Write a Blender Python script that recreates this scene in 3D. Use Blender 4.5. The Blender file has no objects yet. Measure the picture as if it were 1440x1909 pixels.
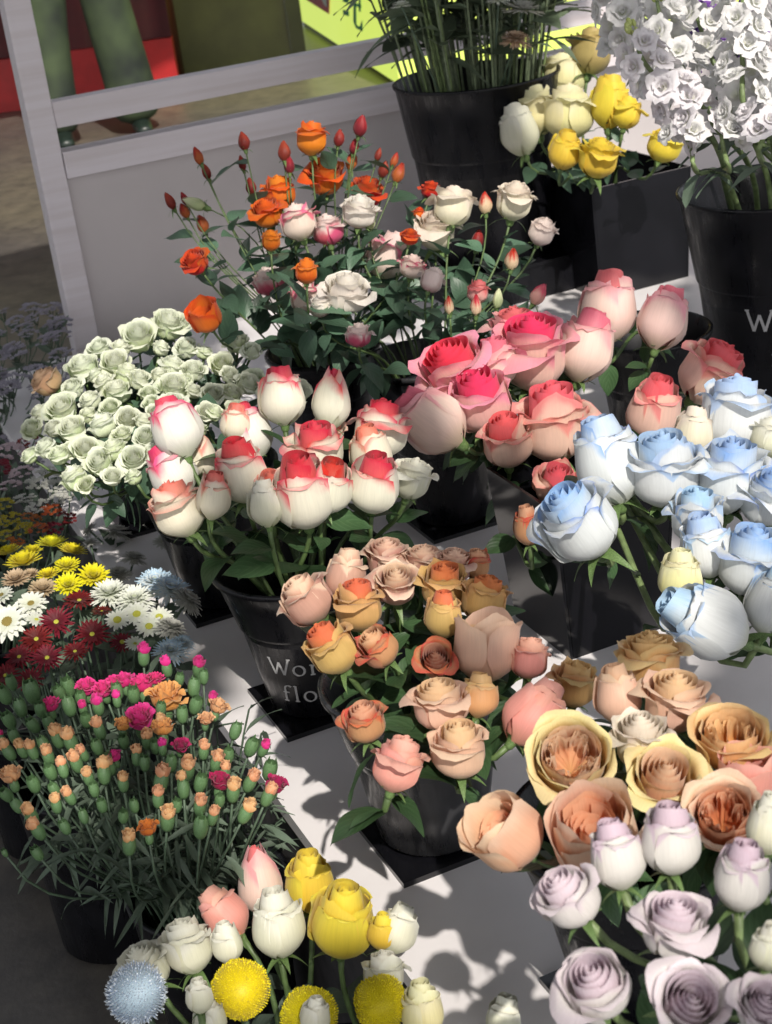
import bpy, math, random
import numpy as np
from mathutils import Vector, Matrix, Quaternion

# ---------------------------------------------------------------- camera, sky, sun
SC = bpy.context.scene
COL = SC.collection
W_PX, H_PX, F_PX = 1440.0, 1909.0, 2972.0
PITCH, ROLL, CAM_Z = math.radians(24.3), math.atan(0.131), 0.97
_R0 = Vector((1, 0, 0)); _F = Vector((0, math.cos(PITCH), -math.sin(PITCH))); _U0 = Vector((0, math.sin(PITCH), math.cos(PITCH)))
CR = math.cos(ROLL) * _R0 - math.sin(ROLL) * _U0
CU = math.sin(ROLL) * _R0 + math.cos(ROLL) * _U0
CF = _F
CAM = Vector((0, 0, CAM_Z))
cd = bpy.data.cameras.new("camera"); cam = bpy.data.objects.new("camera", cd); COL.objects.link(cam)
cd.sensor_fit = 'HORIZONTAL'; cd.sensor_width = 36; cd.lens = 36 * F_PX / W_PX; cd.dof.use_dof = True; cd.dof.focus_distance = 1.7; cd.dof.aperture_fstop = 20; cd.clip_start = .05; cd.clip_end = 200
M = Matrix((CR, CU, -CF)).transposed().to_4x4(); M.translation = CAM
cam.matrix_world = M
SC.camera = cam

TO_SUN = Vector((.25, -1.0, 1.0)).normalized()
SUN_EL = math.asin(TO_SUN.z); SUN_AZ = math.atan2(TO_SUN.x, TO_SUN.y)
world = bpy.data.worlds.new("World"); SC.world = world; world.use_nodes = True
wn = world.node_tree.nodes; bg = wn["Background"]
sky = wn.new("ShaderNodeTexSky"); sky.sky_type = 'NISHITA'; sky.sun_disc = False
sky.sun_elevation = SUN_EL; sky.sun_rotation = SUN_AZ; sky.air_density = 1.0; sky.dust_density = 2.0
hsv = wn.new("ShaderNodeHueSaturation"); hsv.inputs["Saturation"].default_value = .22
world.node_tree.links.new(sky.outputs[0], hsv.inputs["Color"]); world.node_tree.links.new(hsv.outputs[0], bg.inputs[0]); bg.inputs[1].default_value = 0.15
sl = bpy.data.lights.new("sun", 'SUN'); sl.energy = 3.7; sl.angle = math.radians(.8); sl.color = (1, .94, .84)
so = bpy.data.objects.new("sun", sl); COL.objects.link(so); so.location = (1, -3, 4)
so.rotation_euler = TO_SUN.to_track_quat('Z', 'Y').to_euler()
SC.view_settings.view_transform = 'Standard'; SC.view_settings.look = 'None'
SC.view_settings.exposure = 0.36; SC.view_settings.gamma = 1; SC.view_settings.use_curve_mapping = False
SC.cycles.max_bounces = 6; SC.cycles.diffuse_bounces = 3; SC.cycles.transmission_bounces = 3

RND = random.Random(7)

def ray(px, py):
    return ((px - W_PX / 2) * CR - (py - H_PX / 2) * CU + F_PX * CF).normalized()
def onz(px, py, z=0.0):
    d = ray(px, py); return CAM + d * ((z - CAM_Z) / d.z)
def onplane(px, py, p, n):
    d = ray(px, py); return CAM + d * ((p - CAM).dot(n) / d.dot(n))

AD = Vector((0.9297, 0.3684, 0)); BD = Vector((-0.3684, 0.9297, 0)); ZD = Vector((0, 0, 1))
G0 = Vector((-.145, 1.551, 0))
def G(a, b, z=0.0): return G0 + AD * a + BD * b + ZD * z
YAW = math.atan2(AD.y, AD.x)
FLOOR = -.40

# ---------------------------------------------------------------- object helpers
def link(name, me, parent=None, mats=None, loc=None):
    o = bpy.data.objects.new(name, me); COL.objects.link(o)
    if parent is not None: o.parent = parent
    if loc is not None: o.location = loc
    if mats is not None and me is not None:
        if not me.materials: me.materials.append(mats)
        elif me.materials[0] is not mats:
            o.material_slots[0].link = 'OBJECT'; o.material_slots[0].material = mats
    return o
def empty(name, loc): 
    o = bpy.data.objects.new(name, None); COL.objects.link(o); o.location = loc; o.empty_display_size = .02
    return o
def tag(o, label, cat, group=None):
    o['label'] = label; o['category'] = cat
    if group: o['group'] = group
    return o
def struct(o): o['kind'] = 'structure'; return o

def mesh(name, V, Fc, UV=None, smooth=True):
    me = bpy.data.meshes.new(name)
    me.from_pydata([tuple(map(float, v)) for v in V], [], [tuple(map(int, f)) for f in Fc])
    if UV is not None:
        ul = me.uv_layers.new(name="UVMap")
        li = np.zeros(len(me.loops), dtype=np.int32); me.loops.foreach_get("vertex_index", li)
        ul.data.foreach_set("uv", np.asarray(UV, dtype=np.float32)[li].ravel())
    if smooth: me.polygons.foreach_set("use_smooth", [True] * len(me.polygons))
    me.update(); return me

class MB:
    def __init__(s): s.v = []; s.f = []; s.uv = []; s.n = 0
    def add(s, V, Fc, UV=None):
        V = np.asarray(V, float).reshape(-1, 3)
        s.v.append(V); s.f += [tuple(i + s.n for i in f) for f in Fc]
        s.uv.append(np.asarray(UV, float) if UV is not None else np.zeros((len(V), 2))); s.n += len(V)
    def mesh(s, name, smooth=True): return mesh(name, np.concatenate(s.v), s.f, np.concatenate(s.uv), smooth)
    def box(s, c, ax, ay, az):
        c = np.array(c); ax, ay, az = map(np.array, (ax, ay, az)); V = []
        for k in (-1, 1):
            for j in (-1, 1):
                for i in (-1, 1): V.append(c + i * ax + j * ay + k * az)
        s.add(V, [(0, 2, 3, 1), (4, 5, 7, 6), (0, 1, 5, 4), (2, 6, 7, 3), (0, 4, 6, 2), (1, 3, 7, 5)])
    def tube(s, P, R, n=6, cap=True):
        P = [Vector(p) for p in P]; V = []; UV = []
        if not hasattr(R, '__len__'): R = [R] * len(P)
        up = Vector((.31, .57, .76))
        for i, p in enumerate(P):
            t = (P[min(i + 1, len(P) - 1)] - P[max(i - 1, 0)]).normalized()
            a = t.cross(up).normalized(); b = t.cross(a)
            for k in range(n):
                w = 2 * math.pi * k / n; V.append(p + (a * math.cos(w) + b * math.sin(w)) * R[i]); UV.append((k / n, i / len(P)))
        F = [(i * n + k, i * n + (k + 1) % n, (i + 1) * n + (k + 1) % n, (i + 1) * n + k) for i in range(len(P) - 1) for k in range(n)]
        if cap: F += [tuple(range(n))[::-1], tuple((len(P) - 1) * n + k for k in range(n))]
        s.add(V, F, UV)
    def lathe(s, prof, n=40, M4=None):
        V = []; 
        for r, z in prof:
            for k in range(n):
                w = 2 * math.pi * k / n; V.append((r * math.cos(w), r * math.sin(w), z))
        F = [(i * n + k, i * n + (k + 1) % n, (i + 1) * n + (k + 1) % n, (i + 1) * n + k) for i in range(len(prof) - 1) for k in range(n)]
        s.add(V, F)

def bez(p0, p1, p2, p3, n):
    out = []
    for i in range(n + 1):
        t = i / n; q = 1 - t
        out.append(p0 * q ** 3 + p1 * 3 * q * q * t + p2 * 3 * q * t * t + p3 * t ** 3)
    return out

# ---------------------------------------------------------------- materials
def newmat(name):
    m = bpy.data.materials.new(name); m.use_nodes = True; nt = m.node_tree
    return m, nt, nt.nodes["Principled BSDF"], nt.nodes["Material Output"]
def N(nt, t, **kw):
    n = nt.nodes.new(t)
    for k, v in kw.items(): setattr(n, k, v)
    return n
def plain(name, col, rough=.5, noise=.15, scale=30, bump=.0, metal=0, spec=.5, col2=None, coord='Object', detail=5):
    m, nt, b, out = newmat(name)
    tc = N(nt, "ShaderNodeTexCoord"); nz = N(nt, "ShaderNodeTexNoise"); nz.inputs["Scale"].default_value = scale; nz.inputs["Detail"].default_value = detail
    nt.links.new(tc.outputs[coord], nz.inputs["Vector"])
    r = N(nt, "ShaderNodeValToRGB"); c2 = col2 or tuple(c * (1 - noise) for c in col)
    r.color_ramp.elements[0].position = .35; r.color_ramp.elements[1].position = .65
    r.color_ramp.elements[0].color = (*c2, 1); r.color_ramp.elements[1].color = (*[min(1, c * (1 + noise)) for c in col], 1)
    nt.links.new(nz.outputs[0], r.inputs[0]); nt.links.new(r.outputs[0], b.inputs["Base Color"])
    b.inputs["Roughness"].default_value = rough; b.inputs["Metallic"].default_value = metal; b.inputs["Specular IOR Level"].default_value = spec
    if bump:
        bp = N(nt, "ShaderNodeBump"); bp.inputs["Strength"].default_value = bump; bp.inputs["Distance"].default_value = .002
        nt.links.new(nz.outputs[0], bp.inputs["Height"]); nt.links.new(bp.outputs[0], b.inputs["Normal"])
    return m
def petal_mat(name, body, edge, start=.6, end=1.0, trans=.28, base=None, patch=0.0, rough=.5, edge_u=.35):
    """body colour -> edge colour towards the petal's lip (v) and its sides (u), with veins and mottling"""
    m, nt, b, out = newmat(name)
    uv = N(nt, "ShaderNodeUVMap"); sp = N(nt, "ShaderNodeSeparateXYZ"); nt.links.new(uv.outputs[0], sp.inputs[0])
    oi = N(nt, "ShaderNodeObjectInfo")
    def mth(op, a, c=None):
        n = N(nt, "ShaderNodeMath", operation=op)
        for i, x in enumerate((a, c)):
            if x is None: continue
            if isinstance(x, (int, float)): n.inputs[i].default_value = x
            else: nt.links.new(x, n.inputs[i])
        return n.outputs[0]
    au = mth('ABSOLUTE', mth('SUBTRACT', sp.outputs[0], .5))
    au = mth('POWER', mth('MULTIPLY', au, 2.0), 3.0)
    t = mth('ADD', sp.outputs[1], mth('MULTIPLY', mth('MULTIPLY', au, edge_u), sp.outputs[1]))
    tc = N(nt, "ShaderNodeTexCoord"); nz = N(nt, "ShaderNodeTexNoise"); nz.noise_dimensions = '4D'
    nz.inputs["Scale"].default_value = 3.0; nz.inputs["Detail"].default_value = 4
    nt.links.new(tc.outputs["Object"], nz.inputs["Vector"]); nt.links.new(mth('MULTIPLY', oi.outputs["Random"], 40.0), nz.inputs["W"])
    t = mth('ADD', t, mth('MULTIPLY', mth('SUBTRACT', nz.outputs[0], .5), .35 + patch))
    mr = N(nt, "ShaderNodeMapRange"); mr.interpolation_type = 'SMOOTHSTEP'
    mr.inputs[1].default_value = start; mr.inputs[2].default_value = end; nt.links.new(t, mr.inputs[0])
    mx = N(nt, "ShaderNodeMix", data_type='RGBA'); mx.inputs[6].default_value = (*body, 1); mx.inputs[7].default_value = (*edge, 1)
    nt.links.new(mr.outputs[0], mx.inputs[0]); col = mx.outputs[2]
    # greenish or darker claw at the petal's foot
    mb = N(nt, "ShaderNodeMapRange"); mb.inputs[1].default_value = 0.0; mb.inputs[2].default_value = .28; mb.inputs[3].default_value = .55; mb.inputs[4].default_value = 0
    nt.links.new(sp.outputs[1], mb.inputs[0])
    bc = base or (body[0] * .75, body[1] * .85, body[2] * .55)
    m2 = N(nt, "ShaderNodeMix", data_type='RGBA'); nt.links.new(mb.outputs[0], m2.inputs[0]); nt.links.new(col, m2.inputs[6]); m2.inputs[7].default_value = (*bc, 1)
    # fine veins running up the petal
    mp = N(nt, "ShaderNodeMapping"); mp.inputs["Scale"].default_value = (26, 1.6, 1); nt.links.new(uv.outputs[0], mp.inputs[0])
    vn = N(nt, "ShaderNodeTexNoise"); vn.inputs["Scale"].default_value = 1.5; vn.inputs["Detail"].default_value = 3; nt.links.new(mp.outputs[0], vn.inputs["Vector"])
    hv = N(nt, "ShaderNodeHueSaturation")
    vr = N(nt, "ShaderNodeMapRange"); vr.inputs[1].default_value = .3; vr.inputs[2].default_value = .7; vr.inputs[3].default_value = .95; vr.inputs[4].default_value = 1.04
    nt.links.new(vn.outputs[0], vr.inputs[0]); nt.links.new(vr.outputs[0], hv.inputs["Value"]); nt.links.new(m2.outputs[2], hv.inputs["Color"])
    rr = N(nt, "ShaderNodeMapRange"); rr.inputs[3].default_value = .488; rr.inputs[4].default_value = .512; nt.links.new(oi.outputs["Random"], rr.inputs[0]); nt.links.new(rr.outputs[0], hv.inputs["Hue"])
    nt.links.new(hv.outputs[0], b.inputs["Base Color"]); b.inputs["Roughness"].default_value = rough; b.inputs["Specular IOR Level"].default_value = .3
    b.inputs["Sheen Weight"].default_value = .15
    bp = N(nt, "ShaderNodeBump"); bp.inputs["Strength"].default_value = .22; bp.inputs["Distance"].default_value = .001
    nt.links.new(vn.outputs[0], bp.inputs["Height"]); nt.links.new(bp.outputs[0], b.inputs["Normal"])
    tr = N(nt, "ShaderNodeBsdfTranslucent"); ms = N(nt, "ShaderNodeMixShader"); ms.inputs[0].default_value = trans
    nt.links.new(hv.outputs[0], tr.inputs[0]); nt.links.new(b.outputs[0], ms.inputs[1]); nt.links.new(tr.outputs[0], ms.inputs[2]); nt.links.new(ms.outputs[0], out.inputs[0])
    return m
def leaf_mat(name, col, vein, rough=.42, trans=.18):
    m, nt, b, out = newmat(name)
    uv = N(nt, "ShaderNodeUVMap"); wv = N(nt, "ShaderNodeTexWave"); wv.wave_type = 'BANDS'; wv.bands_direction = 'DIAGONAL'
    wv.inputs["Scale"].default_value = 3.2; wv.inputs["Distortion"].default_value = 1.2
    mp = N(nt, "ShaderNodeMapping"); nt.links.new(uv.outputs[0], mp.inputs[0])
    sp = N(nt, "ShaderNodeSeparateXYZ"); nt.links.new(uv.outputs[0], sp.inputs[0])
    ab = N(nt, "ShaderNodeMath", operation='SUBTRACT'); ab.inputs[1].default_value = .5; nt.links.new(sp.outputs[0], ab.inputs[0])
    a2 = N(nt, "ShaderNodeMath", operation='ABSOLUTE'); nt.links.new(ab.outputs[0], a2.inputs[0])
    cb = N(nt, "ShaderNodeCombineXYZ"); nt.links.new(a2.outputs[0], cb.inputs[0]); 
    ng = N(nt, "ShaderNodeMath", operation='MULTIPLY'); ng.inputs[1].default_value = -1; nt.links.new(sp.outputs[1], ng.inputs[0]); nt.links.new(ng.outputs[0], cb.inputs[1])
    nt.links.new(cb.outputs[0], wv.inputs["Vector"])
    oi = N(nt, "ShaderNodeObjectInfo"); nz = N(nt, "ShaderNodeTexNoise"); nz.inputs["Scale"].default_value = 60; tc = N(nt, "ShaderNodeTexCoord"); nt.links.new(tc.outputs["Object"], nz.inputs["Vector"])
    r = N(nt, "ShaderNodeMapRange"); r.inputs[1].default_value = .75; r.inputs[2].default_value = 1; r.inputs[3].default_value = 0; r.inputs[4].default_value = .25; nt.links.new(wv.outputs[1], r.inputs[0])
    mx = N(nt, "ShaderNodeMix", data_type='RGBA'); mx.inputs[6].default_value = (*col, 1); mx.inputs[7].default_value = (*vein, 1); nt.links.new(r.outputs[0], mx.inputs[0])
    hv = N(nt, "ShaderNodeHueSaturation"); nt.links.new(mx.outputs[2], hv.inputs["Color"])
    v = N(nt, "ShaderNodeMapRange"); v.inputs[3].default_value = .6; v.inputs[4].default_value = 1.45; nt.links.new(oi.outputs["Random"], v.inputs[0]); nt.links.new(v.outputs[0], hv.inputs["Value"])
    nt.links.new(hv.outputs[0], b.inputs["Base Color"]); b.inputs["Roughness"].default_value = rough
    bp = N(nt, "ShaderNodeBump"); bp.inputs["Strength"].default_value = .15; bp.inputs["Distance"].default_value = .001
    nt.links.new(wv.outputs[1], bp.inputs["Height"]); nt.links.new(bp.outputs[0], b.inputs["Normal"])
    tr = N(nt, "ShaderNodeBsdfTranslucent"); ms = N(nt, "ShaderNodeMixShader"); ms.inputs[0].default_value = trans
    nt.links.new(hv.outputs[0], tr.inputs[0]); nt.links.new(b.outputs[0], ms.inputs[1]); nt.links.new(tr.outputs[0], ms.inputs[2]); nt.links.new(ms.outputs[0], out.inputs[0])
    return m

PM = {}   # variety -> (outer petal material, heart material)
def variety(k, body, edge, start=.6, core=None, core_edge=None, cs=.3, **kw):
    o = petal_mat("petals_" + k, body, edge, start, **kw)
    c = petal_mat("heart_" + k, core or body, core_edge or edge, cs, **kw)
    PM[k] = (o, c)
variety('redwhite', (.82, .79, .66), (.78, .10, .13), .70, core=(.82, .26, .20), core_edge=(.66, .025, .04), end=1.16, patch=.15, edge_u=.28)
variety('magwhite', (.84, .82, .76), (.80, .12, .27), .64, core=(.82, .26, .24), core_edge=(.7, .04, .12), end=1.14, patch=.15, edge_u=.32)
variety('creamred', (.82, .76, .62), (.80, .32, .26), .76, end=1.1, core=(.82, .6, .45), core_edge=(.8, .2, .15))
variety('pink', (.85, .64, .57), (.82, .40, .43), .66, core=(.82, .42, .40), core_edge=(.75, .18, .22))
variety('hotpink', (.85, .54, .48), (.86, .34, .44), .66, core=(.90, .16, .22), core_edge=(.85, .06, .16), cs=.2)
variety('coral', (.84, .58, .48), (.86, .32, .30), .8, core=(.88, .08, .08), core_edge=(.86, .16, .16), cs=.4)
variety('blue', (.76, .79, .80), (.30, .46, .82), .84, core=(.64, .72, .82), core_edge=(.30, .47, .82), cs=.7, end=1.2, edge_u=.2, base=(.74, .75, .52), patch=.35)
variety('paleblue', (.77, .79, .80), (.48, .62, .82), .9, core=(.70, .77, .83), core_edge=(.45, .62, .84), cs=.7, base=(.75, .76, .5), patch=.25)
variety('ivory', (.74, .73, .58), (.78, .77, .68), .5, core=(.78, .74, .56), base=(.6, .66, .32))
variety('paleyellow', (.79, .74, .40), (.81, .77, .52), .5, core=(.8, .68, .28), base=(.6, .64, .25))
variety('yellow', (.80, .60, .06), (.84, .68, .08), .5, core=(.84, .50, .02), base=(.7, .6, .1))
variety('lavender', (.79, .75, .74), (.76, .67, .72), .72, core=(.72, .57, .65), core_edge=(.75, .64, .71), base=(.68, .68, .5))
variety('palelav', (.76, .73, .70), (.68, .56, .64), .84, core=(.66, .50, .58), core_edge=(.66, .52, .6), base=(.70, .70, .52))
variety('dusty', (.62, .36, .28), (.80, .60, .46), .8, core=(.66, .38, .27), core_edge=(.82, .6, .44), cs=.75)
variety('mustard', (.60, .38, .14), (.72, .44, .18), .7, core=(.72, .38, .10), core_edge=(.70, .20, .08), patch=.2)
variety('rust', (.58, .28, .15), (.66, .14, .08), .8, core=(.62, .24, .12), core_edge=(.72, .42, .26), cs=.7)
variety('peach', (.82, .54, .40), (.84, .60, .45), .6, core=(.80, .52, .32), core_edge=(.82, .56, .36))
variety('pinkpeach', (.82, .38, .31), (.84, .46, .38), .7, core=(.84, .36, .28))
variety('orangepeach', (.78, .46, .20), (.82, .60, .30), .7, core=(.84, .42, .14), core_edge=(.84, .56, .28))
variety('garden', (.78, .54, .22), (.84, .72, .38), .55, core=(.86, .46, .26), core_edge=(.88, .64, .44), cs=.5)
variety('gardenorange', (.80, .48, .32), (.84, .62, .46), .6, core=(.82, .30, .14), core_edge=(.87, .50, .32), cs=.6)
variety('cream', (.80, .74, .58), (.82, .72, .62), .6, core=(.84, .66, .52))
variety('green', (.66, .76, .46), (.80, .84, .68), .5, core=(.74, .80, .56), core_edge=(.82, .85, .72), base=(.32, .46, .16))
variety('orange', (.74, .20, .015), (.72, .12, .01), .7, core=(.66, .10, .01), core_edge=(.78, .20, .02), base=(.7, .4, .1))
variety('redorange', (.56, .05, .015), (.66, .11, .015), .7, core=(.46, .025, .01), core_edge=(.70, .12, .02))
variety('spraywhite', (.76, .70, .62), (.84, .78, .72), .25, core=(.84, .78, .64), core_edge=(.85, .80, .74), base=(.55, .04, .12))
variety('spraycrimson', (.66, .10, .18), (.85, .74, .70), .42, core=(.85, .70, .66), core_edge=(.85, .72, .68), base=(.45, .02, .07), patch=.5)
variety('spraypink', (.80, .66, .58), (.80, .20, .30), .82, core=(.85, .80, .68), core_edge=(.84, .66, .62), patch=.4)
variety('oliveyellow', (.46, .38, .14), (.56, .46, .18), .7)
variety('driedpeach', (.56, .36, .2), (.6, .42, .28), .6)
MAGENTA = petal_mat("carnation_magenta", (.72, .03, .22), (.82, .06, .32), .3)
CORANGE = petal_mat("carnation_orange", (.78, .30, .08), (.84, .40, .16), .3)
CMAROON = petal_mat("carnation_maroon", (.28, .01, .06), (.45, .02, .12), .3)
CRUST = petal_mat("carnation_rust", (.50, .10, .02), (.66, .18, .04), .3)
CPEACH = petal_mat("carnation_peach", (.78, .38, .18), (.82, .50, .28), .3)
MUMY = petal_mat("mum_yellow", (.74, .66, .01), (.82, .76, .02), .4)
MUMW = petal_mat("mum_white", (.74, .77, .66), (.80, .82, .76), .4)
MUMB = petal_mat("mum_blue", (.74, .79, .80), (.48, .66, .82), .6)
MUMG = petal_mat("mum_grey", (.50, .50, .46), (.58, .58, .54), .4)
MUMC = petal_mat("mum_crimson", (.12, .005, .008), (.20, .008, .012), .4)
MUMT = petal_mat("mum_tan", (.50, .36, .22), (.58, .44, .30), .4)
MUMO = petal_mat("mum_orange", (.5, .12, .02), (.6, .16, .03), .4)
DISCY = plain("disc_yellow_green", (.42, .42, .05), .7, .3, 400, .4)
DISCB = plain("disc_brown", (.22, .17, .04), .7, .3, 400, .4)
BALLY = petal_mat("ball_yellow", (.74, .55, .005), (.86, .72, .01), .3, trans=.15)
BALLB = petal_mat("ball_blue", (.46, .58, .76), (.74, .80, .84), .45, trans=.15)
STOCKM = petal_mat("stock_white", (.80, .80, .78), (.84, .83, .84), .5, trans=.35, base=(.62, .66, .42))
STOCKP = petal_mat("stock_lilac_white", (.80, .77, .79), (.82, .79, .83), .5, trans=.35, base=(.62, .66, .42))
PURPLE = petal_mat("petals_purple", (.16, .04, .34), (.26, .12, .5), .5)
LEAF = leaf_mat("rose_leaf_green", (.042, .088, .035), (.10, .17, .08))
LEAFB = leaf_mat("spray_leaf_blue_green", (.065, .125, .078), (.12, .20, .14))
LEAFG = leaf_mat("grey_green_leaf", (.085, .12, .085), (.12, .17, .12), .6)
STEM = plain("stem_green", (.085, .135, .045), .5, .3, 80)
STEMP = plain("stem_pale_green", (.16, .22, .09), .5, .3, 80)
STEMG = plain("stem_grey_green", (.07, .11, .07), .55, .3, 80)
CALYX = plain("calyx_green", (.11, .18, .06), .5, .35, 60)
CBUD = plain("carnation_calyx_green", (.10, .19, .08), .5, .3, 60)

# ---------------------------------------------------------------- petals and heads
def grid_faces(nu, nv, off=0):
    return [(off + j * nu + i, off + j * nu + i + 1, off + (j + 1) * nu + i + 1, off + (j + 1) * nu + i) for j in range(nv - 1) for i in range(nu - 1)]
def petal(rng, R, h, wid, opn=0., curl=0., th=0., spir=.1, ruf=.03, nu=11, nv=11, r0=.10, pt=.05, zc=.42, z0=0., off=(0, 0), notch=0, side=.22):
    u = np.linspace(-1, 1, nu); v = np.linspace(0, 1, nv); U, Vv = np.meshgrid(u, v)
    Ve = Vv * (1 - side * np.abs(U) ** 2.6 * Vv) + pt * Vv ** 4 * (1 - np.abs(U)) ** 2 - notch * Vv ** 6 * np.exp(-(U / .25) ** 2)
    b = np.clip(Ve / zc, 0, 1); s = np.clip((Ve - zc) / (1 - zc), 0, 1.2)
    r = R * (r0 + (1 - r0) * np.sin(np.pi / 2 * b) ** .8) * (1 + opn * s ** 1.7)
    z = z0 + h * Ve
    c = np.clip((Ve - .74) / .26, 0, 1.2)
    r = r + curl * R * .30 * c ** 1.6 + curl * R * .07 * c * np.abs(U) ** 3
    z = z - curl * R * .50 * c ** 2.0
    Wd = wid * (.42 + .58 * np.sin(np.pi / 2 * np.clip(Ve / .5, 0, 1))) * (1 - .14 * np.clip(s, 0, 1) ** 2)
    ph1, ph2, ph3 = rng.uniform(0, 6.28, 3)
    T = th + U * Wd
    r = r * (1 + spir * U * .5 * (.3 + .7 * Vv))
    hf = .35 if side < .1 else 1.0
    r = r + (.05 if side > .1 else 0) * R * np.abs(U) ** 5 * np.clip(Vv * 2, 0, 1)
    r = r + ruf * R * (np.sin(3.1 * U + ph1) * Vv ** 1.5 + .7 * hf * np.sin(7.3 * U + ph2) * Vv ** 4)
    z = z + ruf * R * (.8 * np.sin(4.3 * U + ph3) * Vv ** 3 + .5 * hf * np.sin(9.1 * U + ph1) * Vv ** 6)
    X = r * np.cos(T) + off[0] * np.clip(Vv * 2, 0, 1); Y = r * np.sin(T) + off[1] * np.clip(Vv * 2, 0, 1)
    V = np.stack([X, Y, z], -1).reshape(-1, 3)
    UV = np.stack([U * .5 + .5, Vv], -1).reshape(-1, 2)
    return V, UV, grid_faces(nu, nv)

def build_head(style, seed):
    """returns (list of heart petals, list of outer petals), each (V, UV, F)"""
    rng = np.random.default_rng(seed); core, out = [], []; th = rng.uniform(0, 6.28)
    u = lambda a, b: rng.uniform(a, b)
    if style == 'bud':
        for i in range(8):
            th += 2.25 + u(-.2, .2); f = i / 7
            core.append(petal(rng, .07 + .24 * f, 1.0 - .03 * (1 - f) + u(-.015, .015), 1.95, -.42 + u(-.015, .015), .02 + .1 * f, th, .22, .016, 11, 9, side=.07, pt=.01))
        for i in range(6):
            th += 2.2 + u(-.25, .25); f = i / 5
            out.append(petal(rng, .365 + .05 * f, .99 - .07 * f + u(-.04, .03), 1.22 + u(-.1, .1), -.47 + .10 * f + u(-.05, .05), .35 + .4 * f + u(0, .5), th, .14, .042, pt=.05 + u(0, .05)))
    elif style == 'tight':
        for i in range(6):
            th += 2.2; f = i / 5
            core.append(petal(rng, .06 + .2 * f, 1.12 - .02 * f, 1.6, -.62, .02, th, .22, .02, 9, 9, side=.07, pt=.01))
        for i in range(5):
            th += 2.3 + u(-.2, .2); f = i / 4
            out.append(petal(rng, .33 + .07 * f, 1.1 - .12 * f, 1.25, -.60 + .1 * f, .08 + .12 * f, th, .12, .02, pt=.08))
    elif style == 'high':
        for i in range(14):
            th += 2.3 + u(-.25, .25); f = i / 13
            core.append(petal(rng, .04 + .27 * f, .97 - .06 * f + u(-.02, .02), 1.95 - .55 * f, -.30 + .30 * f + u(-.01, .01), .05 + .35 * f, th, .085, .012, 11, 9, side=.07, pt=.01))
        for i in range(9):
            th += 2.35 + u(-.3, .3); f = i / 8
            out.append(petal(rng, .34 + .09 * f, .93 - .10 * f + u(-.05, .03), 1.05 + u(-.1, .1), -.02 + .20 * f + u(-.06, .08), .45 + .6 * f + u(-.15, .3), th, .12, .05, pt=.04 + u(0, .08)))
    elif style == 'half':
        for i in range(11):
            th += 2.3 + u(-.25, .25); f = i / 10
            core.append(petal(rng, .05 + .26 * f, .98 - .05 * f + u(-.02, .02), 1.95 - .45 * f, -.32 + .16 * f, .05 + .2 * f, th, .09, .012, 11, 9, side=.07, pt=.01))
        for i in range(7):
            th += 2.3 + u(-.3, .3); f = i / 6
            out.append(petal(rng, .36 + .07 * f, .93 - .1 * f + u(-.05, .03), 1.12 + u(-.1, .1), -.24 + .24 * f + u(-.06, .1), .5 + .5 * f + u(-.2, .3), th, .12, .045, pt=.05 + u(0, .1)))
    elif style == 'cup':
        for q in range(5):
            qa = q * 6.283 / 5 + u(-.3, .3); ox, oy = .17 * math.cos(qa), .17 * math.sin(qa)
            for i in range(9):
                f = i / 8
                core.append(petal(rng, .035 + .13 * f, .58 + u(-.05, .07) - .03 * f, .95 + u(-.2, .2), u(-.1, .25), u(.0, .4), qa + u(-1.0, 1.0) * (1.6 - f), .15, .16, 7, 7, off=(ox * (1.1 - .2 * f), oy * (1.1 - .2 * f))))
        for i in range(8):
            th += 2.35; core.append(petal(rng, .33 + u(0, .03), .68 + u(-.03, .04), 1.0, -.05, .12, th, .1, .06, 9, 9, side=.07, pt=.01))
        for i in range(9):
            th += 2.4 + u(-.2, .2); f = i / 8
            out.append(petal(rng, .39 + .08 * f, .76 - .04 * f + u(-.04, .03), 1.0 + u(-.1, .1), .0 + .16 * f, .15 + .4 * f + u(0, .2), th, .1, .05, pt=.03 + u(0, .05)))
    elif style == 'cupin':   # deep cup with the heart sunk inside
        for i in range(16):
            th += 2.3 + u(-.3, .3); f = i / 15
            core.append(petal(rng, .05 + .27 * f, .55 + .16 * f + u(-.03, .03), 1.3 - .3 * f, -.05 + u(-.05, .05), .05, th, .25, .07, 9, 9, side=.07, pt=.01))
        for i in range(7):
            th += 2.3 + u(-.2, .2); f = i / 6
            out.append(petal(rng, .38 + .07 * f, .92 - .06 * f + u(-.05, .03), 1.15, -.16 + .14 * f, .08 + .25 * f, th, .1, .045, pt=.04))
    elif style == 'mini':
        for i in range(12):
            th += 2.35 + u(-.3, .3); f = i / 11
            core.append(petal(rng, .05 + .28 * f, .88 - .06 * f + u(-.03, .03), 1.8 - .6 * f, -.22 + .28 * f, .1 + .5 * f, th, .10, .07, 8, 7, side=.07, pt=.01))
        for i in range(7):
            th += 2.35 + u(-.3, .3); f = i / 6
            out.append(petal(rng, .36 + .08 * f, .82 - .16 * f + u(-.06, .04), 1.0 + u(-.1, .1), .0 + .22 * f, .5 + .5 * f + u(-.2, .2), th, .12, .08, 9, 9, pt=.03, notch=.05))
    elif style == 'ruffle':
        for i in range(26):
            th += 2.4 + u(-.3, .3); f = i / 25
            core.append(petal(rng, .06 + .34 * f, .92 - .26 * f + u(-.05, .05), .7, .0 + .3 * f, .3 + .4 * f, th, .1, .2, 7, 7, notch=.06, side=.07, pt=.01))
    P = core + out
    allv = np.concatenate([p[0] for p in P]); D = 2 * np.percentile(np.hypot(allv[:, 0], allv[:, 1]), 99)
    S = 1.0 / D
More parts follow.
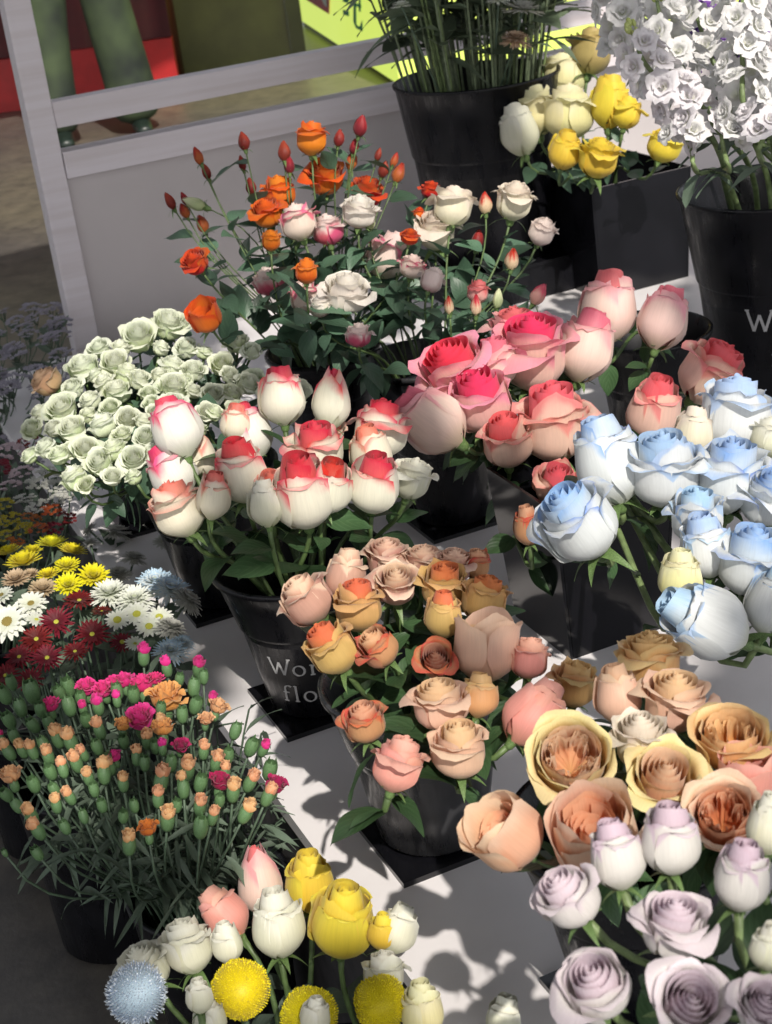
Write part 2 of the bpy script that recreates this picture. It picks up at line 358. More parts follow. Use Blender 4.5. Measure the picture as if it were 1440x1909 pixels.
    core = [(p[0] * S, p[1], p[2]) for p in core]; out = [(p[0] * S, p[1], p[2]) for p in out]
    Hh = float(allv[:, 2].max() * S)
    return core, out, Hh

HEADS = {}
def head_variant(style, k):
    key = (style, k)
    if key in HEADS: return HEADS[key]
    core, out, Hh = build_head(style, hash_seed(style) * 31 + k)
    mb = MB(); [mb.add(p[0], p[2], p[1]) for p in core]
    cm = mb.mesh("flower_head"); 
    oms = [mesh("petal", p[0], p[2], p[1]) for p in out]
    mb = MB(); [mb.add(p[0], p[2], p[1]) for p in core + out]; full = mb.mesh("flower_head_whole")
    dummy = bpy.data.materials.get('stem_green')
    for m in [cm, full] + oms: m.materials.append(dummy)
    HEADS[key] = (cm, oms, full, Hh); return HEADS[key]
def hash_seed(s): return sum((i + 1) * ord(c) for i, c in enumerate(s)) % 9973

def leaf_mesh(seed, L=1.0, wdt=.31, fold=.25, droop=.25, nu=7, nv=11, tipy=1.0):
    rng = np.random.default_rng(seed); u = np.linspace(-1, 1, nu); v = np.linspace(0, 1, nv); U, V = np.meshgrid(u, v)
    prof = np.sin(np.pi * V ** .8) ** .75 * (1 - .35 * V ** 3); prof[-1] = 0.0; prof[0] = 0.02
    ser = 1 + .04 * np.sin(V * 60)
    X = U * wdt * prof * ser; Y = V * L
    Z = fold * np.abs(X) * (1 - .4 * V) - droop * V ** 2 * L + .02 * np.sin(V * 9 + rng.uniform(0, 6)) * U
    P = np.stack([X, Y, Z], -1).reshape(-1, 3); UV = np.stack([U * .5 + .5, V], -1).reshape(-1, 2)
    return mesh("leaf", P, grid_faces(nu, nv), UV)
LEAVES = [leaf_mesh(1), leaf_mesh(2, wdt=.36, droop=.4, fold=.15), leaf_mesh(3, wdt=.27, droop=.1, fold=.35), leaf_mesh(4, wdt=.33, droop=.55, fold=.3)]
NARROW = [leaf_mesh(11, wdt=.05, droop=.15, fold=.6, nu=3, nv=8), leaf_mesh(12, wdt=.06, droop=.5, fold=.6, nu=3, nv=8), leaf_mesh(13, wdt=.09, droop=.35, fold=.4, nu=3, nv=9)]
for m in LEAVES + NARROW: m.materials.append(LEAF)

def calyx_mesh(seed):
    rng = np.random.default_rng(seed); mb = MB()
    mb.lathe([(.0, -.10), (.05, -.10), (.085, -.05), (.09, .0), (.12, .05)], 10)
    for i in range(5):
        a = i * 2 * math.pi / 5 + rng.uniform(-.2, .2); op = rng.uniform(.5, 1.3); nv = 7; V = []; UV = []
        for j in range(nv):
            t = j / (nv - 1); w = .085 * (1 - t) ** .8 + .002
            r = .07 + .42 * t * (op if t < .5 else op * 1.0) * .75; z = .03 + .34 * t * (1.2 - op) - .18 * op * t * t
            for s_ in (-1, 0, 1):
                V.append((r * math.cos(a) - s_ * w * math.sin(a), r * math.sin(a) + s_ * w * math.cos(a), z + abs(s_) * .012)); UV.append((s_ * .5 + .5, t))
        mb.add(V, grid_faces(3, nv), UV)
    m = mb.mesh("calyx"); m.materials.append(CALYX); return m
CALYXES = [calyx_mesh(i) for i in range(4)]

class Bq:
    def __init__(s, c, rim, r, zh, k=.9, foot=.02, base=0.0, lmat=None, leaf=.045, smat=None, nleaf=3, rad=.0028):
        s.c = Vector((c[0], c[1], 0)); s.rim = rim; s.r = r; s.zh = zh; s.k = k; s.foot = foot + base; s.lmat = lmat or LEAF; s.leaf = leaf; s.smat = smat or STEM; s.nleaf = nleaf; s.rad = rad
    def place(s, px, py, dz=0.0):
        best = None; z = s.zh + dz + .12
        while z > s.rim - .10:
            p = onz(px, py, z); d2 = (Vector((p.x, p.y, 0)) - s.c).length_squared; f = z - (s.zh + dz - s.k * d2)
            if f <= 0: return p
            if best is None or f < best[0]: best = (f, p)
            z -= .004
        return best[1]
def cam_axis(tx, face):
    a, f = math.radians(tx), math.radians(face)
    return (CR * (math.sin(a) * math.cos(f)) + CU * (math.cos(a) * math.cos(f)) - CF * math.sin(f)).normalized()
def stem_path(bq, p0, axis, rnd):
    d = Vector((p0.x, p0.y, 0)) - bq.c; ln = d.length
    dirn = d / ln if ln > 1e-4 else Vector((1, 0, 0))
    j = Vector((rnd.uniform(-.25, .25), rnd.uniform(-.25, .25), 0)) * bq.r
    rp = bq.c + dirn * min(ln * .7, bq.r * .72) + j + ZD * bq.rim
    ft = bq.c - dirn * bq.r * .2 + j + ZD * bq.foot
    L = (p0 - rp).length
    up = (rp - ft).normalized()
    a = bez(p0, p0 - axis * L * .4, rp + up * L * .35, rp, 9)
    return a + [rp.lerp(ft, .5), ft]
def basis(axis, spin):
    q = axis.to_track_quat('Z', 'Y').to_matrix() @ Matrix.Rotation(spin, 3, 'Z'); return q
def add_leaves(root, foot, path, bq, rnd, n, size=None, lo=.08, hi=.75, mats=None, meshes=None, inner=False):
    size = size or bq.leaf; m_ = len(path) - 3
    for i in range(n):
        t = lo + (hi - lo) * (i + rnd.random()) / max(n, 1); k = t * m_; i0 = int(k); p = path[i0].lerp(path[i0 + 1], k - i0)
        tang = (path[i0] - path[i0 + 1]).normalized()
        a = rnd.uniform(0, 2 * math.pi); side = tang.orthogonal().normalized(); side.rotate(Quaternion(tang, a))
        dr = (side * 1.0 + tang * rnd.uniform(-.1, .9) + ZD * rnd.uniform(-.2, .3)).normalized()
        # keep leaves out of the bucket wall
        mp = size * .35
        yv = dr; zv = (ZD + Vector((rnd.uniform(-.5, .5), rnd.uniform(-.5, .5), 0))).normalized(); xv = yv.cross(zv).normalized(); zv = xv.cross(yv)
        o = link("leaf", rnd.choice(meshes or LEAVES), root, mats or bq.lmat)
        sz = size * rnd.uniform(.7, 1.25); mm = Matrix((xv, yv, zv)).transposed().to_4x4(); mm = mm @ Matrix.Diagonal((sz, sz, sz, 1)); mm.translation = p - foot + side * .002
        o.matrix_local = mm

def rose(bq, px, py, w, style, var, tx, face, label=None, group=None, name='rose', cat='rose', kid=None, dz=0., nleaf=None, simple=False, spin=None, fat=None, sepals=True, twoleaf=None):
    rnd = random.Random(int(px * 7 + py * 131)); P = bq.place(px, py, dz); dist = (P - CAM).dot(CF); D = w * dist / F_PX * (fat or (1.20 if style in ('high', 'half', 'mini') else 1.08))
    ax = cam_axis(tx, face); kid = rnd.randrange(5) if kid is None else kid
    cm, oms, full, Hh = head_variant(style, kid)
    hb = P - ax * (Hh * D * .48)
    path = stem_path(bq, hb, ax, rnd); foot = path[-1]
    root = empty(name, foot)
    if label: tag(root, label, cat, group)
    o_m, c_m = PM[var]
    rot = basis(ax, spin if spin is not None else rnd.uniform(0, 6.28)); mm = rot.to_4x4() @ Matrix.Diagonal((D * rnd.uniform(.97, 1.03), D * rnd.uniform(.93, 1.03), D * (rnd.uniform(1.02, 1.14) if style in ('bud', 'tight') else rnd.uniform(.94, 1.08)), 1)); mm.translation = hb - foot
    if simple:
        h = link("flower_head", full, root, o_m if rnd.random() < .5 else c_m); h.matrix_local = mm
    else:
        h = link("flower_head", cm, root, c_m); h.matrix_local = mm
        for pmesh in oms: link("petal", pmesh, h, o_m)
    if sepals:
        c = link("calyx", CALYXES[kid % 4], root, CALYX); c.matrix_local = mm
    mb = MB(); q = [p - foot for p in path]; rr = bq.rad; mb.tube(q, [rr * 1.25] + [rr] * (len(q) - 1), 6)
    s_ = link("stem", mb.mesh("stem"), root, bq.smat)
    add_leaves(root, foot, path, bq, rnd, bq.nleaf if nleaf is None else nleaf)
    return root


ORD = ["first", "second", "third", "fourth", "fifth", "sixth", "seventh", "eighth", "ninth", "tenth", "eleventh"]
def row_labels(items, what, per):
    """label by row (top to bottom) and place in the row (left to right); items are (x, y, ...)"""
    idx = sorted(range(len(items)), key=lambda i: items[i][1]); out = [None] * len(items); rows = [idx[i:i + per] for i in range(0, len(idx), per)]
    for r_, row_ in enumerate(rows):
        row_ = sorted(row_, key=lambda i: items[i][0])
        for k, i in enumerate(row_):
            rn = "top" if r_ == 0 else "bottom" if r_ == len(rows) - 1 else ORD[r_]
            out[i] = what + ", " + (("leftmost" if k == 0 else "rightmost" if k == len(row_) - 1 else ORD[k] + " from the left")) + " in the " + rn + " row"
    return out

# ---------------------------------------------------------------- setting
BOARD = plain("white_board", (.76, .73, .75), .35, .07, 5, .05)
SIDE = plain("dark_skirting_cloth", (.050, .046, .048), .8, .25, 40, .3)
WOODW = None
def painted_wood():
    m, nt, b, out = newmat("whitewashed_wood")
    tc = N(nt, "ShaderNodeTexCoord"); mp = N(nt, "ShaderNodeMapping"); mp.inputs["Scale"].default_value = (3, 60, 60); mp.inputs["Rotation"].default_value = (0, 0, 0)
    nt.links.new(tc.outputs["Object"], mp.inputs[0]); nz = N(nt, "ShaderNodeTexNoise"); nz.inputs["Scale"].default_value = 1; nz.inputs["Detail"].default_value = 8
    nt.links.new(mp.outputs[0], nz.inputs["Vector"]); r = N(nt, "ShaderNodeValToRGB")
    r.color_ramp.elements[0].position = .3; r.color_ramp.elements[0].color = (.62, .56, .58, 1); r.color_ramp.elements[1].position = .62; r.color_ramp.elements[1].color = (.70, .65, .69, 1)
    nt.links.new(nz.outputs[0], r.inputs[0]); nt.links.new(r.outputs[0], b.inputs["Base Color"]); b.inputs["Roughness"].default_value = .55
    bp = N(nt, "ShaderNodeBump"); bp.inputs["Strength"].default_value = .3; bp.inputs["Distance"].default_value = .002; nt.links.new(nz.outputs[0], bp.inputs["Height"]); nt.links.new(bp.outputs[0], b.inputs["Normal"])
    return m
WOODW = painted_wood()
def floor_mat():
    m, nt, b, out = newmat("market_floor_concrete")
    tc = N(nt, "ShaderNodeTexCoord"); n1 = N(nt, "ShaderNodeTexNoise"); n1.inputs["Scale"].default_value = .8; n1.inputs["Detail"].default_value = 6
    n2 = N(nt, "ShaderNodeTexNoise"); n2.inputs["Scale"].default_value = 14; n2.inputs["Detail"].default_value = 8; n2.inputs["Roughness"].default_value = .7
    nt.links.new(tc.outputs["Object"], n1.inputs["Vector"]); nt.links.new(tc.outputs["Object"], n2.inputs["Vector"])
    r = N(nt, "ShaderNodeValToRGB"); r.color_ramp.elements[0].position = .38; r.color_ramp.elements[0].color = (.13, .12, .11, 1); r.color_ramp.elements[1].position = .68; r.color_ramp.elements[1].color = (.20, .18, .13, 1)
    nt.links.new(n1.outputs[0], r.inputs[0]); r2 = N(nt, "ShaderNodeValToRGB"); r2.color_ramp.elements[0].position = .35; r2.color_ramp.elements[0].color = (.5, .5, .52, 1); r2.color_ramp.elements[1].position = .7; r2.color_ramp.elements[1].color = (1.0, .96, .92, 1)
    nt.links.new(n2.outputs[0], r2.inputs[0]); mx = N(nt, "ShaderNodeMix", data_type='RGBA', blend_type='MULTIPLY'); mx.inputs[0].default_value = 1
    nt.links.new(r.outputs[0], mx.inputs[6]); nt.links.new(r2.outputs[0], mx.inputs[7]); nt.links.new(mx.outputs[2], b.inputs["Base Color"])
    b.inputs["Roughness"].default_value = .38
    bp = N(nt, "ShaderNodeBump"); bp.inputs["Strength"].default_value = .2; bp.inputs["Distance"].default_value = .01; nt.links.new(n2.outputs[0], bp.inputs["Height"]); nt.links.new(bp.outputs[0], b.inputs["Normal"])
    return m
mb = MB(); mb.add([(-60, -40, FLOOR), (60, -40, FLOOR), (60, 120, FLOOR), (-60, 120, FLOOR)], [(0, 1, 2, 3)])
fl = link("floor", mb.mesh("floor", False), None, floor_mat()); struct(fl)

# display platform: white top board, dark skirt, built in the A/B grid
pl = empty("display_platform", G(.9, .4, FLOOR)); tag(pl, "low flower display platform with white top board and dark side skirt under the buckets", "platform")
a0, a1, b0, b1 = -.05, 2.2, -1.35, 1.62
def gbox(mb, a, b, z): 
    mb.box(G((a[0] + a[1]) / 2, (b[0] + b[1]) / 2, (z[0] + z[1]) / 2), AD * (a[1] - a[0]) / 2, BD * (b[1] - b[0]) / 2, ZD * (z[1] - z[0]) / 2)
mb = MB(); gbox(mb, (a0, a1), (b0, b1), (-.018, 0)); o = link("top_board", mb.mesh("top_board", False), pl, BOARD); o.location = -pl.location
mb = MB(); gbox(mb, (a0 + .004, a1 - .004), (b0 + .004, b1 - .004), (FLOOR, -.019)); o = link("skirt", mb.mesh("skirt", False), pl, SIDE); o.location = -pl.location


# ---------------------------------------------------------------- added, unseen roof overhead, its gaps cut where LIT asks for sun
LIT = [ # x, y, rx, ry in the photograph, height above the board
 (540, 1480, 200, 250, 0), (830, 1760, 150, 160, 0), (690, 1640, 120, 120, 0), (940, 1100, 24, 90, 0), (395, 1230, 40, 60, 0),
 (340, 820, 120, 95, .30), (600, 870, 160, 100, .30), (760, 900, 60, 60, .30), (250, 730, 170, 110, .28),
 (620, 480, 190, 130, .30), (900, 420, 120, 70, .33), (370, 540, 70, 100, .34), (560, 350, 110, 110, .40), (900, 560, 60, 60, .28),
 (900, 700, 160, 120, .28), (1060, 790, 80, 80, .28), (1180, 600, 110, 70, .32), (1270, 930, 290, 250, .28), (1340, 1130, 120, 90, .28),
 (1200, 1420, 250, 150, .28), (1200, 1650, 280, 150, .34), (1250, 1850, 280, 130, .32), (950, 1330, 70, 70, .28), (980, 1230, 60, 60, .28), (760, 1420, 60, 50, .26),
 (1090, 290, 70, 45, .32), (1320, 140, 190, 190, .5), (420, 1740, 130, 90, .04), (270, 1850, 90, 70, .04), (610, 1700, 110, 100, .04), (450, 1850, 120, 60, .04), (720, 1830, 80, 80, .04),
 (110, 1055, 120, 60, .08), (270, 1120, 120, 75, .08), (90, 1170, 130, 70, .08), (240, 1300, 190, 80, .14), (370, 1470, 100, 60, .14), (130, 1450, 90, 50, .14),
 (1030, 200, 70, 70, .36), (1180, 60, 90, 110, .5), (250, 850, 160, 80, .28),
]
def px_of(p):
    v = p - CAM; d = v.dot(CF); return (W_PX / 2 + F_PX * v.dot(CR) / d, H_PX / 2 - F_PX * v.dot(CU) / d) if d > .3 else (-1e4, -1e4)
SHADE_Z = 2.45
SHADEM = plain("dark_sunshade_boards", (.05, .04, .035), .7, .3, 3)
sunshade = empty("unseen_sunshade", Vector((0, 0, SHADE_Z))); tag(sunshade, "added, unseen roof overhead with gaps where the sun falls through", "sunshade")
def lit(p):
    for x, y, rx, ry, z in LIT:
        q = p - TO_SUN * ((p.z - z) / TO_SUN.z); u_, v_ = px_of(q)
        if ((u_ - x) / rx) ** 2 + ((v_ - y) / ry) ** 2 < 1: return True
    return False
bw = .07; row = -6.0; RA, RB = (-5.0, 6.0), (-6.0, 11.0)
def sunshade_board(a0_, a1_, b0_, b1_):
    mb = MB(); gbox(mb, (a0_, a1_), (b0_, b1_), (SHADE_Z, SHADE_Z + .02)); o = link("board", mb.mesh("board", False), sunshade, SHADEM); o.location = -sunshade.location
b_ = -4.2
while b_ < .9:
    st_ = -3.0; a_ = -3.0
    while a_ < 3.0:
        if lit(G(a_ + bw / 2, b_ + bw / 2, SHADE_Z)):
            if a_ - st_ > .01: sunshade_board(st_, a_, b_, b_ + bw - .001)
            st_ = a_ + bw
        a_ += bw
    if a_ - st_ > .01: sunshade_board(st_, a_, b_, b_ + bw - .001)
    b_ += bw
sunshade_board(-3.0, 3.0, b_, b_ + .45); sunshade_board(-9, 9, 4.4, 14)  # solid slabs added to keep the sun off the fence and background

BLACK = plain("black_bucket_plastic", (.006, .006, .008), .24, .3, 20, 0, 0, .28)
BLACK2 = plain("smoked_black_acrylic", (.006, .006, .008), .10, .3, 10, 0, 0, .4)
GREYB = plain("translucent_grey_bucket", (.03, .03, .033), .2, .3, 20, 0, 0, .5)
def scuff(m):
    nt = m.node_tree; b = nt.nodes["Principled BSDF"]; tc = N(nt, "ShaderNodeTexCoord"); mp = N(nt, "ShaderNodeMapping"); mp.inputs["Scale"].default_value = (40, 40, 5)
    nt.links.new(tc.outputs["Object"], mp.inputs[0]); nz = N(nt, "ShaderNodeTexNoise"); nz.inputs["Scale"].default_value = 1.2; nz.inputs["Detail"].default_value = 6; nz.inputs["Roughness"].default_value = .7; nt.links.new(mp.outputs[0], nz.inputs["Vector"])
    r = N(nt, "ShaderNodeMapRange"); r.inputs[1].default_value = .35; r.inputs[2].default_value = .75; r.inputs[3].default_value = b.inputs["Roughness"].default_value * .7; r.inputs[4].default_value = .62
    nt.links.new(nz.outputs[0], r.inputs[0]); nt.links.new(r.outputs[0], b.inputs["Roughness"])
for m_ in (BLACK, GREYB): scuff(m_)
INK = plain("printed_grey_white_ink", (.42, .42, .43), .5, .1, 300)
TILE = plain("black_gloss_tile", (.006, .006, .008), .07, .2, 10, 0, 0, .6)

def tile(c, sz=.066):
    mb = MB(); mb.box((0, 0, .003), AD * sz, BD * sz, ZD * .003)
    o = link("base_tile", mb.mesh("base_tile", False), None, TILE); o.location = c; return o

# stroke letters: polylines in a unit box (x 0..1, y 0..1)
def arc(cx, cy, rx, ry, a0, a1, n=12): return [(cx + rx * math.cos(math.radians(a0 + (a1 - a0) * i / n)), cy + ry * math.sin(math.radians(a0 + (a1 - a0) * i / n))) for i in range(n + 1)]
GLY = {
    'W': (1.15, [[(0, 1), (.3, 0)], [(.3, 0), (.56, .8)], [(.56, .8), (.8, 0)], [(.8, 0), (1.12, 1)], [(-.1, 1), (.1, 1)], [(1.02, 1), (1.22, 1)]]),
    'o': (.7, [arc(.3, .3, .29, .31, 0, 360, 20)]),
    'r': (.55, [[(.12, .62), (.12, 0)], arc(.34, .38, .22, .22, 180, 60, 6), [(0, .6), (.12, .62)], [(0, 0), (.24, 0)]]),
    'l': (.36, [[(.1, 1.0), (.1, 0)], [(-.02, .97), (.1, 1.0)], [(-.02, 0), (.22, 0)]]),
    'D': (.9, [[(.15, .95), (.15, 0)], [(-.35, .82), (-.3, .95), (-.1, 1.0), (.3, 1.0)], arc(.3, .5, .48, .5, 90, -90, 12), [(0, 0), (.3, 0)]]),
    'f': (.5, [arc(.34, .78, .2, .22, 40, 180, 8), [(.14, .78), (.14, 0)], [(0, .56), (.36, .56)], [(0, 0), (.28, 0)]]),
    'w': (.95, [[(0, .6), (.22, 0)], [(.22, 0), (.42, .56)], [(.42, .56), (.62, 0)], [(.62, 0), (.86, .6)], [(-.06, .6), (.1, .6)], [(.78, .6), (.94, .6)]]),
    'e': (.66, [[(.04, .33), (.54, .36)], arc(.3, .31, .27, .31, 8, 320, 16)]),
    's': (.5, [arc(.24, .45, .16, .15, 50, 250, 8) + arc(.24, .16, .17, .16, 80, -140, 8)]),
}
def lettering(parent, lines, rfun, th0, lh, mat):
    """lines: (text, z of baseline, start angle offset); ribbons laid on the bucket's own wall"""
    for txt, zb, sp, st in lines:
        x = st
        for ch in txt:
            wd, strokes = GLY[ch]; mb = MB()
            for s_ in strokes:
                pts = s_
                for (x0, y0), (x1, y1) in zip(pts[:-1], pts[1:]):
                    dx, dy = x1 - x0, y1 - y0; L = math.hypot(dx, dy) or 1e-6
                    nx, ny = -dy / L, dx / L; hw = .055 * (.55 + .6 * abs(ny * .3 + nx))  # stress: thick downstrokes
                    V = []
                    n = 3
                    for i in range(n + 1):
                        t = i / n
                        for s2 in (-1, 1):
                            gx = x + (x0 + dx * t + s2 * nx * hw) * lh; gz = zb + (y0 + dy * t + s2 * ny * hw) * lh
                            r = rfun(gz) + .0006; a = th0 + gx / r
                            V.append((r * math.cos(a), r * math.sin(a), gz))
                    mb.add(V, [(2 * i, 2 * i + 2, 2 * i + 3, 2 * i + 1) for i in range(n)])
            x += (wd + sp) * lh
            link("letter", mb.mesh("letter", False), parent, mat)

def bucket(c, h, r1, r0, label, mat=BLACK, text=None, facing=None, cat="bucket", group=None, ledge=.62, tilt=None, lh=.022):
    mb = MB(); zl = h * ledge; rl = r0 + (r1 - r0) * (ledge * .92)
    rf = lambda z: r0 + (rl - .004 - r0) * (z / zl) if z < zl else rl + (r1 - rl) * ((z - zl) / (h - zl))
    prof = [(0, .004), (r0 - .004, .002), (r0, .006), (r0 + (rl - .004 - r0) * .5, zl * .5), (rl - .004, zl - .003), (rl - .0008, zl), (rl, zl + .003), (rl + (r1 - rl) * .6, zl + (h - zl) * .6), (r1 - .001, h - .008), (r1 + .003, h - .006), (r1 + .0035, h - .001), (r1 + .001, h + .001),
            (r1 - .003, h - .001), (rl - .003, zl), (r0 - .003, .012), (0, .012)]
    mb.lathe(prof, 56)
    o = link("bucket", mb.mesh("bucket"), None, mat, c); tag(o, label, cat, group)
    if text:
        lines = text; dirn = facing; lettering(o, lines, rf, dirn, lh, INK)
    return o

# the buckets that stand on the platform, on square black tiles
def cen(col, row, s=0.066): return G(col + s, row + s)
c_wr = cen(0, 0); c_br = cen(0, -.312); c_or = cen(.045, -.63); c_lv = cen(.09, -.95); c_gr = cen(0, .33); c_gr2 = cen(0, .665); c_pk = cen(.363, .357); c_bl = cen(.356, -.03)
c_ws = cen(.36, .72); c_os = cen(.33, 1.07); c_pk2 = cen(.71, .36); c_yl = G0 + Vector((0.476 + .145, 3.06 - 1.551, 0)) + AD * .075 + BD * .075
tiles = [(c_wr, "black square tile under the lettered bucket of red and white roses"), (c_br, "black square tile with grey reflection under the tan rose bucket"),
         (c_or, "black square tile under the bucket of garden roses"), (c_gr, "black square tile behind the lettered bucket under green roses"),
         (c_gr2, "black square tile under the rearmost bucket of green roses"), (c_pk, "black square tile under the coral pink rose bucket"), (c_ws, "black square tile under the white and crimson spray roses"), (c_os, "black square tile under the orange spray rose bucket")]
for c, lb in tiles: tag(tile(c), lb, "tile", "black tiles under the buckets")

T6 = .006
def ang_to_cam(c): return math.atan2(CAM.y - c.y, CAM.x - c.x)
bucket(c_wr + ZD * T6, .185, .097, .056, "round black bucket printed with grey lettering, holding red-tipped white roses", text=[("WorlD", .068, .16, -.052), ("flowers", .030, .14, -.040)], facing=ang_to_cam(c_wr) - .02, lh=.0225)
bucket(c_br + ZD * T6, .180, .092, .056, "round dark bucket under tan and peach roses", mat=GREYB)
bucket(c_or + ZD * T6, .185, .100, .056, "round black bucket under the garden roses at front")
bucket(c_lv, .185, .100, .060, "round black bucket holding the lavender roses at the front")
bucket(c_gr + ZD * T6, .185, .095, .056, "round black bucket of pale green roses behind the lettered bucket")
bucket(c_gr2 + ZD * T6, .185, .095, .056, "round black bucket furthest back under the pale green roses")
bucket(c_pk + ZD * T6, .185, .093, .056, "round black bucket under the coral pink roses")
bucket(c_ws + ZD * T6, .19, .088, .056, "round smoky grey bucket under the white and crimson spray roses", mat=GREYB)
bucket(c_os + ZD * T6, .185, .088, .056, "round black bucket of orange spray roses near the fence")
bucket(c_pk2, .20, .09, .056, "round black bucket holding the two pale pink roses")

def square_vase(c, h, s1, s0, label):
    root = empty("square_vase", c); tag(root, label, "vase", "square black acrylic vases")
    names = [(AD, BD), (-AD, BD), (BD, AD), (-BD, AD)]
    for n, t in names:
        mb = MB(); th = .004; V = []
        for z, s in ((0, s0), (h, s1)):
            for d_ in (0, th):
                for k in (-1, 1):
                    tt = s - (0 if abs(n.dot(AD)) > .5 else th + .0005)
                    V.append(n * (s - d_) + t * k * tt + ZD * z)
        mb.add(V, [(0, 1, 5, 4), (2, 6, 7, 3), (4, 5, 7, 6), (0, 2, 3, 1), (0, 4, 6, 2), (1, 3, 7, 5)])
        link("side_panel", mb.mesh("side_panel", False), root, BLACK2)
    mb = MB(); mb.box((0, 0, .004), AD * (s0 - .006), BD * (s0 - .006), ZD * .003); link("base_panel", mb.mesh("base_panel", False), root, BLACK2)
    return root
square_vase(c_bl, .205, .082, .068, "square glossy black vase full of blue and white roses")
square_vase(c_yl + AD * .018, .225, .114, .104, "square glossy black vase full of yellow roses at the back")

# tall buckets
c_st = onz(1452, 890, 0); c_st = Vector((c_st.x, c_st.y, 0))
d_st = 2.30
c_st = Vector((.652, 2.40, 0)); c_tb = Vector((.287, 3.20, 0))
bucket(c_st, .347, .142, .095, "large black bucket at the right printed with grey lettering, full of white stock", text=[("WorlD", .150, .16, -.030), ("flowers", .092, .14, .006)], facing=ang_to_cam(c_st) - .10, lh=.034, ledge=.60)
rs = empty("display_riser", c_tb); tag(rs, "black riser block lifting the tall back bucket above the board", "riser")
mb = MB(); mb.box((0, 0, .034), AD * .13, BD * .13, ZD * .034); mb.box((0, 0, .0715), AD * .135, BD * .135, ZD * .0035); link("block", mb.mesh("block", False), rs, BLACK)
bucket(c_tb + ZD * .0755, .360, .163, .118, "tall black bucket on the riser in front of the white rails, full of green stems", ledge=.60)
c_fg = Vector((-.115, 1.12, 0)); c_cn = Vector((-.245, 1.425, 0)); c_ch = Vector((-.43, 1.78, 0)); c_l1 = Vector((-.66, 2.25, 0)); c_l2 = Vector((-.86, 2.95, 0)); c_l3 = Vector((-.56, 2.02, 0))
def fbucket(c, top, r1, r0, label, mat=BLACK): return bucket(c + ZD * FLOOR, top - FLOOR, r1, r0, label, mat, ledge=.66)
fbucket(c_fg, -.13, .110, .085, "black floor bucket at the front holding yellow roses and ball flowers")
fbucket(c_cn, -.085, .087, .070, "black floor bucket holding the spray carnations")
fbucket(c_ch, -.14, .100, .085, "black floor bucket of chrysanthemums beside the platform")
fbucket(c_l3, -.16, .085, .075, "dark floor bucket of grey chrysanthemums behind the yellow mums")
fbucket(c_l1, -.16, .100, .085, "dark floor bucket of tiny white and red filler flowers at far left")
fbucket(c_l2, -.16, .100, .085, "dark floor bucket with a grey lilac bush beside the wooden post")

# ---------------------------------------------------------------- fence
P0 = Vector((-.584, 3.192, 0)); NF = -BD
def fz(px, py): return onplane(px, py, P0, NF)
fe = empty("fence", P0 + ZD * FLOOR); tag(fe, "whitewashed wooden rail fence with plain lower panel behind the flowers", "fence")
def fbox(name, a, b, z, mat, bev=.002):
    mb = MB(); mb.box((0, 0, 0), Vector(((a[1] - a[0]) / 2, 0, 0)), Vector((0, (b[1] - b[0]) / 2, 0)), Vector((0, 0, (z[1] - z[0]) / 2)))
    o = link(name, mb.mesh(name, False), fe, mat); o.location = AD * (a[0] + a[1]) / 2 + BD * (b[0] + b[1]) / 2 + ZD * ((z[0] + z[1]) / 2 - FLOOR)
    o.rotation_euler = (0, 0, YAW)
    md = o.modifiers.new("bevel", 'BEVEL'); md.width = bev; md.segments = 2
    return o
PANEL = plain("grey_lilac_panel", (.50, .46, .465), .5, .08, 3, .05)
post = fbox("post", (-.012, .040), (-.006, .046), (FLOOR, .95), WOODW)
fbox("post", (1.95, 2.0), (-.006, .046), (FLOOR, .95), WOODW)
fbox("rail", (.041, 1.949), (0, .042), (.437, .488), WOODW)
fbox("rail", (.041, 1.949), (-.012, .042), (.338, .391), WOODW)
fbox("panel", (.041, 1.949), (.010, .022), (FLOOR + .02, .3375), PANEL, .0005)

# ---------------------------------------------------------------- background beyond the fence
REDC = plain("dark_red_cloth", (.07, .003, .006), .6, .3, 5, .2); REDB = plain("bright_red_band", (.36, .010, .012), .5, .15, 8)
OLIVE = plain("olive_painted_board", (.10, .10, .035), .4, .35, 2.5); OLIVED = plain("dark_olive_pillar", (.06, .06, .03), .5, .2, 6)
rc = empty("red_counter", (-1.9, 9.4, FLOOR)); tag(rc, "dark red cloth covered counter behind the person's legs", "counter")
mb = MB(); n = 60; V = []
for i in range(n + 1):
    x = -3.2 + (2.38) * i / n
    for z in (FLOOR + .28, .2, .62): V.append((x + 1.9, -.4 + .018 * math.sin(i * .9) + .01 * math.sin(i * 2.3), z - FLOOR))
mb.add(V, [(3 * i + k, 3 * i + 3 + k, 3 * i + 4 + k, 3 * i + 1 + k) for i in range(n) for k in (0, 1)]); mb.box((-.11, .06, .50), (1.18, 0, 0), (0, .42, 0), (0, 0, .52))
link("cloth", mb.mesh("cloth"), rc, REDC)
mb = MB(); mb.box((-.11, -.38, .14), (1.19, 0, 0), (0, .05, 0), (0, 0, .138)); link("lower_band", mb.mesh("lower_band", False), rc, REDB)  # brighter red lower band, its own box below the dark cloth
ow = empty("partition_wall", (-.5, 9.6, FLOOR)); tag(ow, "olive green partition board beside the red counter with a dark pillar", "partition")
mb = MB(); mb.box((-.04, 0, .75), (.34, 0, 0), (0, .04, 0), (0, 0, .75)); link("board", mb.mesh("board", False), ow, OLIVE)
mb = MB(); mb.box((.345, -.01, .75), (.042, 0, 0), (0, .06, 0), (0, 0, .75)); link("pillar", mb.mesh("pillar", False), ow, OLIVED)
